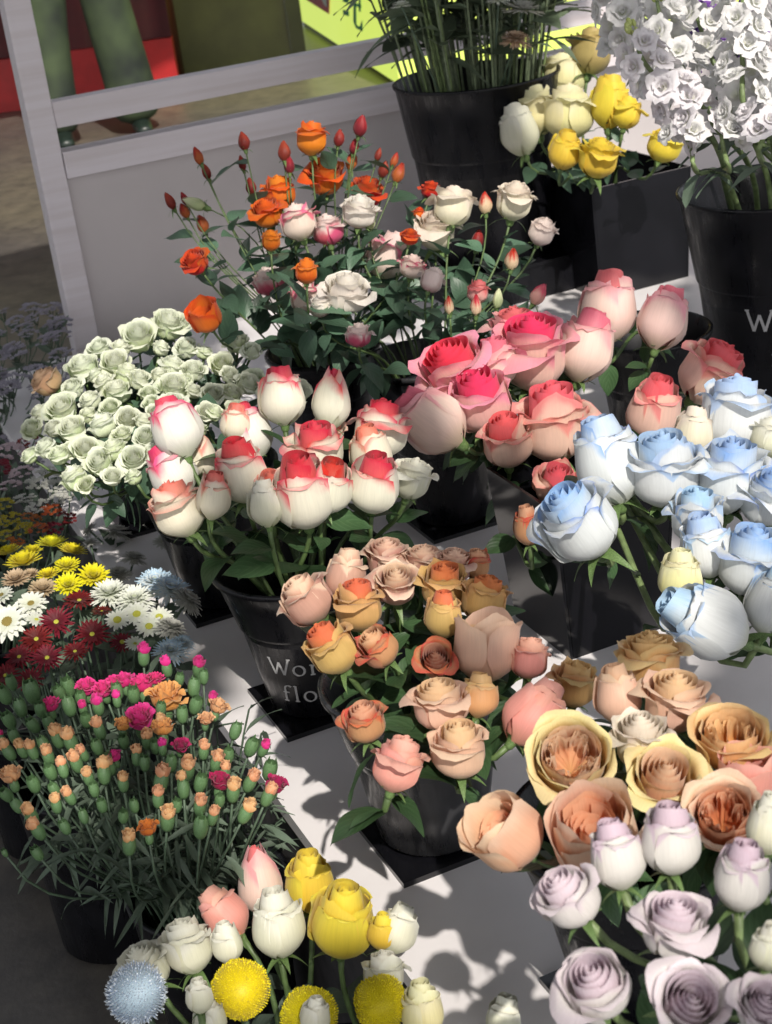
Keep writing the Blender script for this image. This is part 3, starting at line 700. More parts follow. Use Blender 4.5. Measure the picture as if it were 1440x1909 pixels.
# lit yellow-green sign counter
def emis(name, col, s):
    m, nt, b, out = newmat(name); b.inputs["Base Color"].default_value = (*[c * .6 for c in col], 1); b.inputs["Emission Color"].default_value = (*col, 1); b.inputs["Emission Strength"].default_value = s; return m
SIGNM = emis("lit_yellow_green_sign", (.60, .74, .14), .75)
q1 = onz(553, 32, FLOOR + .05); q2 = onz(745, 158, FLOOR + .05); dd = (q2 - q1).normalized(); nn = Vector((dd.y, -dd.x, 0)); 
if nn.dot(CAM - q1) < 0: nn = -nn
lb = empty("sign_counter", q2 - ZD * .05); tag(lb, "glowing yellow green sign counter with teal writing and a red mark", "sign counter")
back = -nn * 2.2
mb = MB(); h_ = 1.25
A_, B_, C_, D_ = q1, q2, q2 + Vector((2.4, .9, 0)), q1 + Vector((2.4, .9, 0))
V = [p - lb.location for p in (A_, B_, C_, D_)]; V += [v + ZD * h_ for v in V]
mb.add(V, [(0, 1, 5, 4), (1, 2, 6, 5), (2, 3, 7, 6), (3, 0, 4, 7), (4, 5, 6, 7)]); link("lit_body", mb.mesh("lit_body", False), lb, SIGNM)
mb = MB(); V = [(p - lb.location).lerp((A_ + C_) / 2 - lb.location, .03) + ZD * z for z in (-.05, -.002) for p in (A_, B_, C_, D_)]
mb.add(V, [(0, 1, 5, 4), (1, 2, 6, 5), (2, 3, 7, 6), (3, 0, 4, 7)]); link("plinth", mb.mesh("plinth", False), lb, OLIVED)
TEAL = plain("teal_print", (.02, .28, .20), .5, .1, 50); REDP = plain("red_print", (.65, .03, .02), .5, .1, 50); WHP = plain("white_print", (.8, .8, .75), .5, .05, 50)
def signq(mb, polys, lift):
    for P in polys:
        V = [onplane(x, y, q1, nn) + nn * lift - lb.location for x, y in P]; mb.add(V, [tuple(range(len(V)))])
mb = MB(); signq(mb, [[(560, -22), (617, -6), (616, 26), (568, -4)]], .006); link("red_mark", mb.mesh("red_mark", False), lb, REDP)
mb = MB(); signq(mb, [[(602, -2), (612, -4), (613, 13), (607, 8)]], .009); link("white_mark", mb.mesh("white_mark", False), lb, WHP)
mb = MB(); signq(mb, [[(641, -8), (652, -4), (652, 6), (641, 2)], [(641, 17), (653, 20), (653, 30), (642, 26)], [(655, 2), (676, 8), (676, 14), (655, 8)], [(661, -30), (666, -30), (667, 48), (661, 40)], [(661, 40), (673, 50), (677, 57), (666, 52)], [(672, 50), (678, 36), (679, 56), (676, 58)], [(656, -20), (680, -12), (680, -6), (656, -14)], [(671, -6), (675, -5), (675, 22), (671, 20)]], .006)
link("teal_lettering", mb.mesh("teal_lettering", False), lb, TEAL)

# the person beyond the fence, only the legs are in the picture
def skin(name, parent, verts, edges, rad, mat, sub=2):
    me = bpy.data.meshes.new(name); me.from_pydata([tuple(v) for v in verts], edges, []); me.update(); me.materials.append(mat)
    o = bpy.data.objects.new(name, me); COL.objects.link(o); o.parent = parent
    o.modifiers.new("skin", 'SKIN'); sv = me.skin_vertices[0].data
    for i, r in enumerate(rad): sv[i].radius = (r, r) if not isinstance(r, tuple) else r; sv[i].use_root = (i == 0)
    m = o.modifiers.new("sub", 'SUBSURF'); m.levels = sub; m.render_levels = sub
    for p in me.polygons: p.use_smooth = True
    o.modifiers["skin"].use_smooth_shade = True
    return o
CAMO = plain("green_camouflage_cloth", (.035, .052, .022), .8, .2, 5, .3, col2=(.008, .013, .010), detail=2)
SKINM = plain("skin", (.45, .26, .18), .5, .05, 20); SHOE = plain("dark_shoe_leather", (.012, .02, .016), .4, .2, 30); JACK = plain("olive_jacket_cloth", (.08, .10, .05), .8, .2, 10); HAIR = plain("dark_hair", (.015, .012, .01), .6, .2, 60)
pe = empty("person", (-1.13, 7.80, FLOOR)); tag(pe, "standing person in green camouflage trousers beyond the fence", "person")
bv = [(0, 0, .95), (0, 0, 1.15), (0, -.01, 1.38), (0, 0, 1.50), (0, -.01, 1.60), (0, -.02, 1.70),
      (-.11, 0, .88), (-.14, -.02, .50), (-.15, -.04, .10), (.12, 0, .88), (.15, .03, .50), (.17, .05, .10),
      (-.19, 0, 1.40), (-.25, .02, 1.13), (-.22, -.10, .90), (.19, 0, 1.40), (.25, .02, 1.13), (.22, -.10, .90)]
be = [(0, 1), (1, 2), (2, 3), (3, 4), (4, 5), (0, 6), (6, 7), (7, 8), (0, 9), (9, 10), (10, 11), (2, 12), (12, 13), (13, 14), (2, 15), (15, 16), (16, 17)]
skin("body", pe, bv, be, [.13, .12, .13, .055, .085, .08, .085, .06, .04, .085, .06, .04, .055, .042, .028, .055, .042, .028], SKINM)
skin("trousers", pe, [(0, 0, .98), (-.115, 0, .86), (-.15, -.02, .50), (-.165, -.04, .22), (-.17, -.06, .03), (.115, 0, .86), (.15, .03, .50), (.18, .05, .22), (.20, .03, .03)], [(0, 1), (1, 2), (2, 3), (3, 4), (0, 5), (5, 6), (6, 7), (7, 8)], [(.16, .13), .115, .105, .105, .115, .12, .125, .13, .14], CAMO)
skin("jacket", pe, [(0, 0, .93), (0, 0, 1.15), (0, -.005, 1.38), (0, 0, 1.47), (-.20, 0, 1.40), (-.26, .02, 1.13), (-.235, -.08, .96), (.20, 0, 1.40), (.26, .02, 1.13), (.235, -.08, .96)], [(0, 1), (1, 2), (2, 3), (2, 4), (4, 5), (5, 6), (2, 7), (7, 8), (8, 9)], [(.19, .15), (.17, .14), (.17, .14), .08, .075, .06, .05, .075, .06, .05], JACK)
for sx, sy in ((-.17, -.06), (.19, .04)):
    skin("shoe", pe, [(sx, sy + .06, .045), (sx + .02, sy - .06, .04), (sx + .05, sy - .19, .032)], [(0, 1), (1, 2)], [(.05, .045), (.052, .04), (.04, .028)], SHOE)
mb = MB()
for i in range(9):
    for_ = [(.098 * math.cos(a) * math.cos(b), .02 + .105 * math.sin(a) * math.cos(b), 1.68 + .12 * math.sin(b)) for b in [(-.2 + 1.75 * i / 8)] for a in [2 * math.pi * k / 16 for k in range(16)]]
    if i == 0: prev = for_; continue
    mb.add(prev + for_, [(k, (k + 1) % 16, 16 + (k + 1) % 16, 16 + k) for k in range(16)]); prev = for_
link("hair", mb.mesh("hair"), pe, HAIR)

# ---------------------------------------------------------------- bouquets
B_WR = Bq(c_wr, .19, .092, .315, 1.6, .03, nleaf=4); B_GR = Bq(c_gr, .19, .090, .315, .9, .03, lmat=LEAFB, leaf=.038, smat=STEM, nleaf=4, rad=.0016)
B_GR2 = Bq(c_gr2, .19, .090, .315, .9, .03, lmat=LEAFB, leaf=.038, smat=STEM, nleaf=4, rad=.0016)
B_BR = Bq(c_br, .185, .088, .30, 1.2, .03, nleaf=6, lmat=LEAF); B_PE = Bq(c_or, .19, .096, .305, .8, .03, nleaf=6)
B_LV = Bq(c_lv, .185, .096, .36, .6, .03, nleaf=3, smat=STEMP); B_PK = Bq(c_pk, .19, .09, .315, .7, .03, nleaf=6); B_PK2 = Bq(c_pk2, .20, .086, .335, .7, .03, nleaf=5)
B_BL = Bq(c_bl, .205, .075, .315, .55, .03, nleaf=4, rad=.0036, smat=STEMP); B_YL = Bq(c_yl, .225, .09, .41, 1.2, .03, nleaf=4, lmat=LEAFB)
cws = onz(785, 674, .19); cos_ = onz(602, 655, .185)
for o in list(COL.objects):
    if o.name.startswith("bucket") or o.name.startswith("base_tile"):
        for c0, c1 in ((c_ws, cws), (c_os, cos_)):
            if (Vector((o.location.x, o.location.y)) - Vector((c0.x, c0.y))).length < .01: o.location.x = c1.x; o.location.y = c1.y
c_ws = Vector((cws.x, cws.y, 0)); c_os = Vector((cos_.x, cos_.y, 0))
B_WS = Bq(c_ws, .195, .082, .335, 1.0, .03, lmat=LEAFB, leaf=.044, nleaf=10, rad=.0017, smat=STEM); B_OS = Bq(c_os, .19, .082, .40, .7, .03, lmat=LEAFB, leaf=.054, nleaf=10, rad=.0015)
B_FG = Bq(c_fg, -.13, .102, .06, .8, 0, base=FLOOR + .03, nleaf=1, lmat=LEAFG); 

# -- red-tipped white roses in the lettered bucket: x, y, width, style, variety, lean, face, label
WR = [
 (708, 806, 92, 'half', 'redwhite', 8, 5, "dusky red-edged rose in shade at the upper right of the red-tipped white bunch"),
 (692, 850, 70, 'bud', 'creamred', -12, 15, "cream bud with rosy edge right behind the dark-hearted red-tipped rose"),
 (618, 750, 66, 'tight', 'redwhite', 4, 0, "white pointed bud standing tallest behind the red-tipped bunch, half in shade"),
 (527, 745, 78, 'bud', 'redwhite', -5, 8, "tall white bud with a red cap beside a pale green rose"),
 (440, 790, 52, 'bud', 'creamred', 5, 10, "small cream bud with orange-pink lip behind the round red-tipped rose"),
 (612, 808, 56, 'half', 'creamred', 12, 25, "small orange-red open bud behind the pink-topped rose in the lettered bucket"),
 (330, 805, 84, 'bud', 'magwhite', -22, 0, "bright white bud with a magenta rim at the left end of the red-tipped bunch"),
 (466, 812, 76, 'bud', 'magwhite', -18, 8, "white bud with a pink shoulder leaning left behind the round red-capped rose"),
 (590, 840, 94, 'half', 'redwhite', -4, 22, "open white rose with hot pink-red top in the middle of the lettered bucket"),
 (376, 852, 50, 'tight', 'creamred', -5, 18, "narrow bud with a coral red tip between two white roses"),
 (322, 885, 78, 'bud', 'magwhite', -30, 4, "white bud with pink edge just below the magenta-rimmed one"),
 (768, 893, 78, 'high', 'ivory', 16, 15, "open creamy rose with curled petals at the right end of the lettered bucket"),
 (450, 882, 92, 'bud', 'redwhite', -10, 22, "round creamy rose with a bright red cap at the left centre of the bunch"),
 (396, 932, 62, 'bud', 'creamred', 8, 12, "blush bud low between the round red-capped rose and the pink one"),
 (334, 950, 92, 'half', 'creamred', -24, 8, "blush cream rose with pink lips lowest at the left of the bunch"),
 (504, 900, 46, 'half', 'creamred', 0, 40, "small pink-hearted bud peeking out beside the dark red heart"),
 (497, 945, 62, 'bud', 'ivory', -8, 5, "small ivory bud hanging under the pink-hearted bud"),
 (612, 912, 80, 'bud', 'redwhite', 14, 35, "red-hearted white rose tucked right behind the largest one"),
 (698, 905, 88, 'bud', 'redwhite', 6, 32, "white rose with a blood red heart and red stripe at the right of the bunch"),
 (566, 925, 108, 'bud', 'redwhite', -8, 34, "largest white rose with dark red heart at the front of the lettered bucket"),
]
for x, y, w, st, va, tx, fa, lb_ in WR: rose(B_WR, x, y, w * 1.08, st, va, tx, fa, lb_, "red-tipped white roses in the lettered bucket")
PK = [
 (985, 985, 52, 'bud', 'rust', -10, 20, "dark brownish rose hanging in shade below the coral roses", B_PK),
 (960, 620, 84, 'high', 'pink', -5, 20, "pale pink rose at the back top of the coral pink bunch", B_PK),
 (1135, 580, 94, 'bud', 'pink', 3, 6, "pale pink upright bud in front of the square black vase", B_PK2),
 (1237, 600, 84, 'bud', 'pink', 16, 4, "pink bud with green sepals right of the tallest pale pink one", B_PK2),
 (1325, 697, 106, 'half', 'coral', 32, 25, "pale pink rose with coral heart turned right toward the lettering of the large bucket", B_PK2),
 (1092, 655, 92, 'bud', 'pink', 14, 10, "pink furled rose on the right flank of the hot pink open rose", B_PK),
 (925, 680, 76, 'half', 'pink', -10, 18, "small pink rose wedged between the two largest hot pink ones", B_PK),
 (995, 662, 132, 'high', 'hotpink', -6, 28, "large open hot pink rose at the top centre of the coral bunch", B_PK),
 (852, 695, 128, 'high', 'hotpink', -35, 30, "wide open hot pink rose leaning left over the grey bucket", B_PK),
 (898, 748, 108, 'half', 'hotpink', -18, 34, "open rose with vivid magenta heart in the middle left of the coral bunch", B_PK),
 (808, 787, 102, 'bud', 'pink', -52, 2, "deep pink closed rose lying furthest left, pointing sideways", B_PK),
 (1218, 772, 88, 'bud', 'coral', 10, 32, "small rose with bright coral heart above the blue roses", B_PK),
 (1033, 795, 116, 'half', 'coral', -5, 24, "pale pink cup rose with coral red swirl above the dark leaves", B_PK),
 (945, 825, 84, 'half', 'coral', -8, 28, "small coral-hearted rose left of the pale pink cup rose", B_PK),
 (1037, 905, 74, 'half', 'coral', 5, 38, "red-hearted coral rose peeping out behind the leftmost blue rose", B_PK),
]
for x, y, w, st, va, tx, fa, lb_, q in PK: rose(q, x, y, w * 1.1, st, va, tx, fa, lb_, "coral and pink roses")
BL = [
 (1300, 962, 92, 'half', 'paleblue', -6, 20, "small pale blue rose deep between the centre rose and the deepest blue one"),
 (1440, 1130, 90, 'bud', 'paleblue', 14, 12, "bluish white bud at the right edge under the broad blue rose"),
 (1436, 815, 70, 'half', 'ivory', 10, 10, "white rose cut by the right edge above the deep blue one"),
 (1292, 815, 66, 'bud', 'cream', 5, 10, "cream bud squeezed between the topmost blue rose and its left neighbour"),
 (1370, 780, 132, 'half', 'paleblue', 4, 10, "topmost pale blue rose with spreading petals at the right edge"),
 (1137, 872, 116, 'bud', 'blue', -18, 12, "blue bud with pointed lip in the upper left of the blue bunch"),
 (1238, 878, 122, 'half', 'paleblue', -8, 26, "pale blue white rose in the centre top of the blue bunch"),
 (1362, 890, 124, 'half', 'blue', 0, 22, "blue-topped rose beneath the topmost pale blue one"),
 (1432, 930, 104, 'high', 'blue', 6, 35, "deepest blue open rose cut by the right edge of the picture"),
 (1082, 978, 140, 'half', 'blue', -38, 26, "blue-hearted white rose furthest left in the blue bunch"),
 (1268, 1078, 76, 'bud', 'paleyellow', 0, 12, "pale yellow bud under the blue roses"),
 (1316, 1022, 94, 'bud', 'paleblue', -14, 20, "narrow white rose with faint blue swirl above the yellow bud"),
 (1402, 1045, 130, 'half', 'blue', 4, 24, "broad blue rose in the lower right of the blue bunch"),
 (1325, 1165, 132, 'bud', 'paleblue', -62, 12, "large white bulbous rose with blue mouth lying lowest and pointing left"),
]
for x, y, w, st, va, tx, fa, lb_ in BL: rose(B_BL, x, y, w * (1.07 if w < 130 else 1), st, va, tx, fa, lb_, "blue and white roses in the square vase")
BR = [
 (888, 1055, 46, 'half', 'rust', 5, 15, "dull pink rose at the far right back of the tan bunch"),
 (722, 1046, 74, 'high', 'dusty', -3, 22, "dusty beige rose at the back of the tan bunch left of centre"),
 (790, 1052, 70, 'high', 'dusty', 2, 18, "dusty beige rose at the back between two alike"),
 (846, 1056, 66, 'high', 'dusty', 6, 18, "dusty beige rose with pale rim behind the mustard rose with red streak"),
 (644, 1078, 68, 'bud', 'dusty', 8, 4, "plain dusty pink bud behind the leftmost tan rose"),
 (572, 1117, 84, 'half', 'dusty', -36, 16, "leftmost dusty pink rose beside the lettered bucket"),
 (828, 1090, 76, 'half', 'mustard', 0, 26, "open mustard yellow rose above the small mustard bud"),
 (738, 1092, 76, 'high', 'dusty', 0, 38, "dusty beige rose showing its full spiral in the middle of the tan bunch"),
 (904, 1118, 78, 'half', 'mustard', 8, 10, "mustard rose with a red streak next to the white board"),
 (828, 1152, 62, 'bud', 'mustard', 0, 16, "small mustard bud below the open mustard yellow rose"),
 (670, 1130, 84, 'half', 'mustard', -8, 12, "mustard rose with ragged orange-red top beside the dusty spiral rose"),
 (620, 1210, 84, 'half', 'mustard', -32, 14, "tan rose leaning left over the bucket's lettering"),
 (706, 1208, 66, 'half', 'rust', -40, 24, "round tan bud with a red mark turned to the left"),
 (812, 1232, 62, 'high', 'rust', -5, 55, "brown spiral rose seen from above behind the big peach cup"),
 (681, 1347, 70, 'half', 'rust', -14, 24, "reddish brown rose lowest in the tan bunch by the board's edge"),
]
for x, y, w, st, va, tx, fa, lb_ in BR: rose(B_BR, x, y, w * 1.1, st, va, tx, fa, lb_, "tan and dusty roses")
PE = [
 (892, 1300, 62, 'bud', 'orangepeach', 5, 4, "yellow peach bud behind the pale ruffled peach rose", B_BR),
 (1072, 1277, 84, 'half', 'orangepeach', 6, 12, "golden tan rose behind the pink peach ball", B_BR),
 (988, 1228, 78, 'half', 'pinkpeach', 6, 8, "bright salmon pink rose with pointed petals right of the big peach cup", B_BR),
 (905, 1212, 118, 'cupin', 'peach', 2, 4, "big flat-topped peach rose standing at the top of the peach bunch", B_BR),
 (820, 1312, 112, 'high', 'peach', -8, 16, "pale peach rose with a spreading lip in the middle of the bunch", B_BR),
 (990, 1337, 94, 'bud', 'pinkpeach', 38, -6, "smooth pink peach ball-shaped rose seen from behind", B_BR),
 (857, 1400, 104, 'half', 'peach', -4, 20, "mauve peach rose with curled cream heart in front of the pale ruffled one", B_BR),
 (742, 1430, 98, 'half', 'pinkpeach', 16, 2, "folded salmon pink rose at the lower left above the black tile", B_BR),
 (1215, 1238, 118, 'high', 'orangepeach', -4, 14, "orange rose with ragged top furthest back in the garden bunch", B_PE),
 (1153, 1303, 80, 'bud', 'peach', -8, 6, "dim peach bud left of the round pale peach rose", B_PE),
 (1258, 1310, 126, 'high', 'peach', 2, 20, "round pale peach rose with open heart below the orange ragged one", B_PE),
 (1362, 1388, 132, 'cup', 'orangepeach', -6, 34, "orange garden rose with crowded heart at the right", B_PE),
 (1195, 1388, 116, 'high', 'cream', -6, 18, "ivory rose with folded petals between two yellow garden roses", B_PE),
 (1065, 1420, 146, 'cup', 'garden', -10, 58, "yellow-rimmed garden rose with quartered apricot heart at the left of the bunch", B_PE),
 (1395, 1452, 104, 'cupin', 'pinkpeach', 0, 20, "mauve pink rose at the right edge behind the apricot garden rose", B_PE),
 (1237, 1458, 146, 'high', 'garden', 0, 46, "golden rose with a small red-apricot centre in the middle of the garden bunch", B_PE),
 (1350, 1528, 128, 'cup', 'gardenorange', -14, 52, "apricot garden rose with shredded coral heart near the right edge", B_PE),
 (948, 1557, 128, 'cupin', 'gardenorange', -48, 22, "coral peach cup rose lying to the left over the front black bucket", B_PE),
 (1112, 1560, 152, 'cupin', 'gardenorange', -18, 42, "deep cup rose with dark orange folds behind the white buds", B_PE),
]
for x, y, w, st, va, tx, fa, lb_, q in PE: rose(q, x, y, w, st, va, tx, fa, lb_, "peach and apricot roses", fat=1.16)
LV = [
 (1436, 1545, 92, 'bud', 'ivory', 5, 12, "white bud at the right edge beside the apricot heart"),
 (1436, 1770, 76, 'bud', 'ivory', 8, 15, "ivory bud cut by the right edge low in the lavender bunch"),
 (1150, 1602, 106, 'bud', 'palelav', -12, 6, "smooth white bud in front of the deep orange cup rose"),
 (1250, 1572, 112, 'bud', 'palelav', -4, 14, "white urn-shaped bud with lilac lip at the top centre of the lavender bunch"),
 (1385, 1640, 112, 'bud', 'palelav', 4, 14, "bluish white bud with lilac frill below the white bud at the right edge"),
 (1062, 1675, 130, 'half', 'lavender', -36, 22, "lilac rose with a long petal at the left end of the lavender bunch"),
 (1258, 1728, 156, 'high', 'lavender', 0, 22, "wide lilac rose with a tall heart in the middle of the lavender bunch"),
 (1422, 1882, 118, 'high', 'lavender', 0, 48, "pale lilac rose in the bottom right corner"),
 (1112, 1838, 152, 'half', 'lavender', -26, 40, "lilac rose with closed heart at the lower left of the lavender bunch"),
 (1285, 1872, 158, 'high', 'lavender', 0, 58, "open lilac rose facing the viewer at the bottom edge"),
]
for x, y, w, st, va, tx, fa, lb_ in LV: rose(B_LV, x, y, w, st, va, tx, fa, lb_, "lavender roses", fat=1.03)
YL = [
 (1102, 98, 70, 'half', 'oliveyellow', 8, 5, "olive yellow rose topmost and shaded in the square back vase"),
 (1052, 142, 74, 'half', 'paleyellow', -5, 5, "beige yellow rose below the topmost one in the square back vase"),
 (1168, 212, 48, 'half', 'yellow', 10, 10, "yellow rose half hidden behind the white stock"),
 (998, 208, 74, 'half', 'paleyellow', -12, 10, "pale cream yellow rose on the upper left of the back vase"),
 (1060, 208, 84, 'half', 'paleyellow', 0, 10, "broad cream yellow rose in the centre of the back vase"),
 (970, 250, 62, 'bud', 'ivory', -16, 10, "small ivory yellow bud furthest left in the back vase"),
 (1137, 198, 64, 'bud', 'yellow', 2, 14, "slim yellow bud standing right of the broad cream yellow rose"),
 (1240, 270, 54, 'half', 'yellow', 20, 20, "bright yellow rose under the hanging white stock"),
 (1053, 282, 52, 'bud', 'yellow', 10, 30, "little bright yellow cup low at the vase's rim"),
 (1116, 295, 72, 'high', 'yellow', 8, 24, "bright yellow frilled rose at the front corner of the back vase"),
]
for x, y, w, st, va, tx, fa, lb_ in YL: rose(B_YL, x, y, w * 1.15, st, va, tx, fa, lb_, "yellow roses in the back vase")
FG = [
 (485, 1650, 78, 'tight', 'pink', -8, 0, "dull pink pointed bud at the back of the front bunch"),
 (420, 1708, 82, 'bud', 'pinkpeach', -40, -5, "pink and coral bud with green sepal leaning left in the front bunch"),
 (578, 1652, 94, 'bud', 'yellow', -2, 18, "round yellow rose at the back beside the dull pink bud"),
 (712, 1742, 52, 'bud', 'yellow', 5, 10, "sliver of a yellow rose behind the greyish white bud"),
 (270, 1805, 104, 'high', 'ivory', -28, 15, "white rose with spreading petals behind the blue ball flower"),
 (350, 1768, 92, 'half', 'ivory', -18, 5, "white rose with a torn lip left of the pink bud"),
 (640, 1722, 120, 'bud', 'yellow', 4, 24, "largest yellow rose in the middle of the front bunch"),
 (424, 1762, 62, 'bud', 'ivory', -10, 8, "small greenish white bud under the pink and coral bud"),
 (518, 1732, 98, 'bud', 'ivory', -6, 12, "ball-shaped white rose left of the largest yellow one"),
 (740, 1736, 76, 'bud', 'ivory', 22, -4, "greyish white bud at the right of the front bunch"),
 (716, 1818, 72, 'half', 'ivory', 0, 0, "white pointed petals rising behind the right ball flower"),
 (372, 1862, 50, 'bud', 'ivory', -5, 10, "little green-white bud between the blue and yellow ball flowers"),
 (392, 1905, 60, 'bud', 'ivory', -8, 5, "ivory bud cut by the bottom edge beside the left yellow ball"),
 (588, 1900, 56, 'bud', 'ivory', 4, 5, "ivory bud in front of the middle yellow ball flower"),
 (788, 1890, 82, 'bud', 'paleyellow', -4, 12, "pale yellow bud at the bottom right of the front bunch"),
 (940, 1898, 66, 'bud', 'ivory', 4, 8, "lone ivory bud at the bottom edge beside the front black bucket"),
]
for x, y, w, st, va, tx, fa, lb_ in FG: rose(B_FG, x, y, w, st, va, tx, fa, lb_, "roses in the front mixed bunch", dz=.03 if w < 60 and y > 1850 else 0)

# ---------------------------------------------------------------- spray and mini roses
def bud_mesh(seed, kind):
    rng = np.random.default_rng(seed); mb = MB()
    for i in range(5):
        p = petal(rng, .30 if kind else .24, 1.0, 1.3, -.75, .0, i * 1.9, .15, .04, 7, 7); mb.add(p[0], p[2], p[1])
    m = mb.mesh("bud"); m.materials.append(CALYX); return m
BUDS = [bud_mesh(40 + i, i % 2) for i in range(4)]
def spray_bud(bq, px, py, w, mat, tx, face, label, group, name="rose_bud", cat="rose bud", nleaf=1, cal=True, dz=0, elong=1.0):
    rnd = random.Random(int(px * 3 + py * 77)); P = bq.place(px, py, dz); D = w * (P - CAM).dot(CF) / F_PX * 1.5; ax = cam_axis(tx, face)
    hb = P - ax * D * .45; path = stem_path(bq, hb, ax, rnd); foot = path[-1]; root = tag(empty(name, foot), label, cat, group)
    mm = basis(ax, rnd.uniform(0, 6)).to_4x4() @ Matrix.Diagonal((D, D, D * elong, 1)); mm.translation = hb - foot
    h = link("bud", rnd.choice(BUDS), root, mat); h.matrix_local = mm
    c = link("calyx", rnd.choice(CALYXES), root, CALYX); c.matrix_local = mm @ Matrix.Diagonal((1.15, 1.15, 1.5, 1))
    mb = MB(); mb.tube([p - foot for p in path], bq.rad * .8, 5); link("stem", mb.mesh("stem"), root, bq.smat)
    add_leaves(root, foot, path, bq, rnd, nleaf, lo=.03, hi=.7)
    return root
GR = "155,687,60;215,680,60;237,700,46;218,732,54;168,748,42;258,630,60;315,608,58;347,648,48;322,682,48;380,657,32;360,692,44;413,680,48;428,700,34;325,722,66;277,735,36;282,752,30;320,754,50;395,735,42;430,735,46;462,716,42;115,762,54;135,802,56;192,795,48;238,782,42;268,786,34;160,838,54;214,840,46;250,857,48;281,847,42;186,864,54;141,892,56;86,836,48;56,850,36;474,706,40;497,735,40;550,733,54;128,842,38;442,640,42;470,655,34;298,700,36;300,650,34;195,715,40;178,700,30;360,730,34;385,770,40;310,800,40;228,810,34;100,800,36;340,610,30;285,605,32;185,650,42;225,650,40;135,725,40;260,710,40;345,715,34;400,770,38;440,765,38;370,800,38;345,770,36;290,770,34;165,775,36;205,760,36;270,815,38;310,840,36;110,850,40;60,800,40;75,770,38;160,905,36;210,890,36;250,890,32"
GRL = [tuple(map(float, s.split(','))) for s in GR.split(';')]; GRN = row_labels(GRL, "pale green spray rose", 8)
for i, (x, y, w) in enumerate(GRL):
    r = random.Random(i)
    big = w >= 54
    rose(B_GR2 if y < 745 else B_GR, x, y, w * r.uniform(.9, 1.1), 'mini', 'green', -25 * (300 - x) / 200 + r.uniform(-22, 22), r.uniform(12, 62), GRN[i], "pale green spray roses", "spray_rose", "spray rose", nleaf=4, simple=not big, sepals=big)
rose(B_GR, 88, 712, 58, 'mini', 'driedpeach', -50, 20, "single dried peach rose at the left edge of the green spray roses", None, "spray_rose", "spray rose", nleaf=2)
OS = [
 (582, 258, 60, 'half', 'orange', 0, 12, "orange spray rose topmost, touching the lower white rail"),
 (607, 332, 70, 'high', 'orange', 0, 45, "largest orange spray rose facing front with dark spiral"),
 (684, 358, 66, 'mini', 'redorange', 10, 32, "deep red-orange open spray rose behind the white ones"),
 (522, 362, 56, 'half', 'orange', -8, 20, "orange spray rose half behind its left-leaning neighbour"),
 (498, 396, 62, 'high', 'orange', -18, 34, "orange spray rose leaning left above the blue-green leaves"),
 (365, 490, 52, 'mini', 'redorange', -35, 40, "orange-red spray rose alone at the left against the panel"),
 (383, 590, 62, 'cupin', 'orange', -25, 45, "orange spray rose with dark throat just above the green roses"),
 (572, 508, 40, 'half', 'orange', 0, 20, "small orange rose low among the white spray roses"),
 (505, 450, 34, 'half', 'orange', 0, 25, "tiny orange rose under the left-leaning pair"),
 (764, 442, 34, 'mini', 'redorange', 8, 25, "small red-orange rose between white spray roses"),
 (782, 397, 24, 'mini', 'orange', 8, 10, "tiny amber half-open rose right of the white spray roses"),
 (803, 355, 36, 'mini', 'redorange', 12, 20, "dark red rosette beside the black bucket"),
]
for x, y, w, st, va, tx, fa, lb_ in OS: rose(B_OS, x, y, w, st, va, tx, fa, lb_, "orange spray roses", "spray_rose", "spray rose", nleaf=11, simple=w < 50)
REDB_ = petal_mat("bud_dark_red", (.20, .015, .015), (.34, .03, .02), .4); ORB_ = petal_mat("bud_orange", (.46, .13, .03), (.42, .05, .02), .5); GRB_ = petal_mat("bud_green_white", (.45, .52, .28), (.62, .66, .42), .4); CRB_ = petal_mat("bud_crimson", (.72, .52, .36), (.52, .01, .03), .45); PKB_ = petal_mat("bud_pink", (.74, .38, .34), (.76, .12, .20), .5)
OBL = [(455, 266, 24, 0), (370, 293, 24, 1), (385, 322, 22, 0), (318, 377, 24, 0), (378, 420, 24, 1), (468, 350, 22, 0), (452, 306, 20, 0), (672, 238, 28, 0), (530, 285, 26, 0), (632, 260, 22, 0), (655, 302, 24, 1), (715, 318, 22, 0), (743, 325, 26, 1), (735, 300, 20, 1), (345, 395, 20, 1), (660, 275, 20, 0), (540, 310, 22, 0), (705, 290, 18, 0), (345, 372, 18, 0)]
OBN = row_labels(OBL, "bud over the orange spray roses", 5)
for i, (x, y, w, m) in enumerate(OBL):
    spray_bud(B_OS, x, y, w, (REDB_, ORB_)[m], (x - 560) * .12, 5 + i % 4 * 6, ("dark red ", "amber ")[m] + OBN[i], ("dark red buds", "amber buds")[m] + " of the orange spray roses", nleaf=3)
spray_bud(B_OS, 367, 380, 32, GRB_, -70, 10, "greenish white bud on a long pale stem pointing left over the panel", None, nleaf=2)
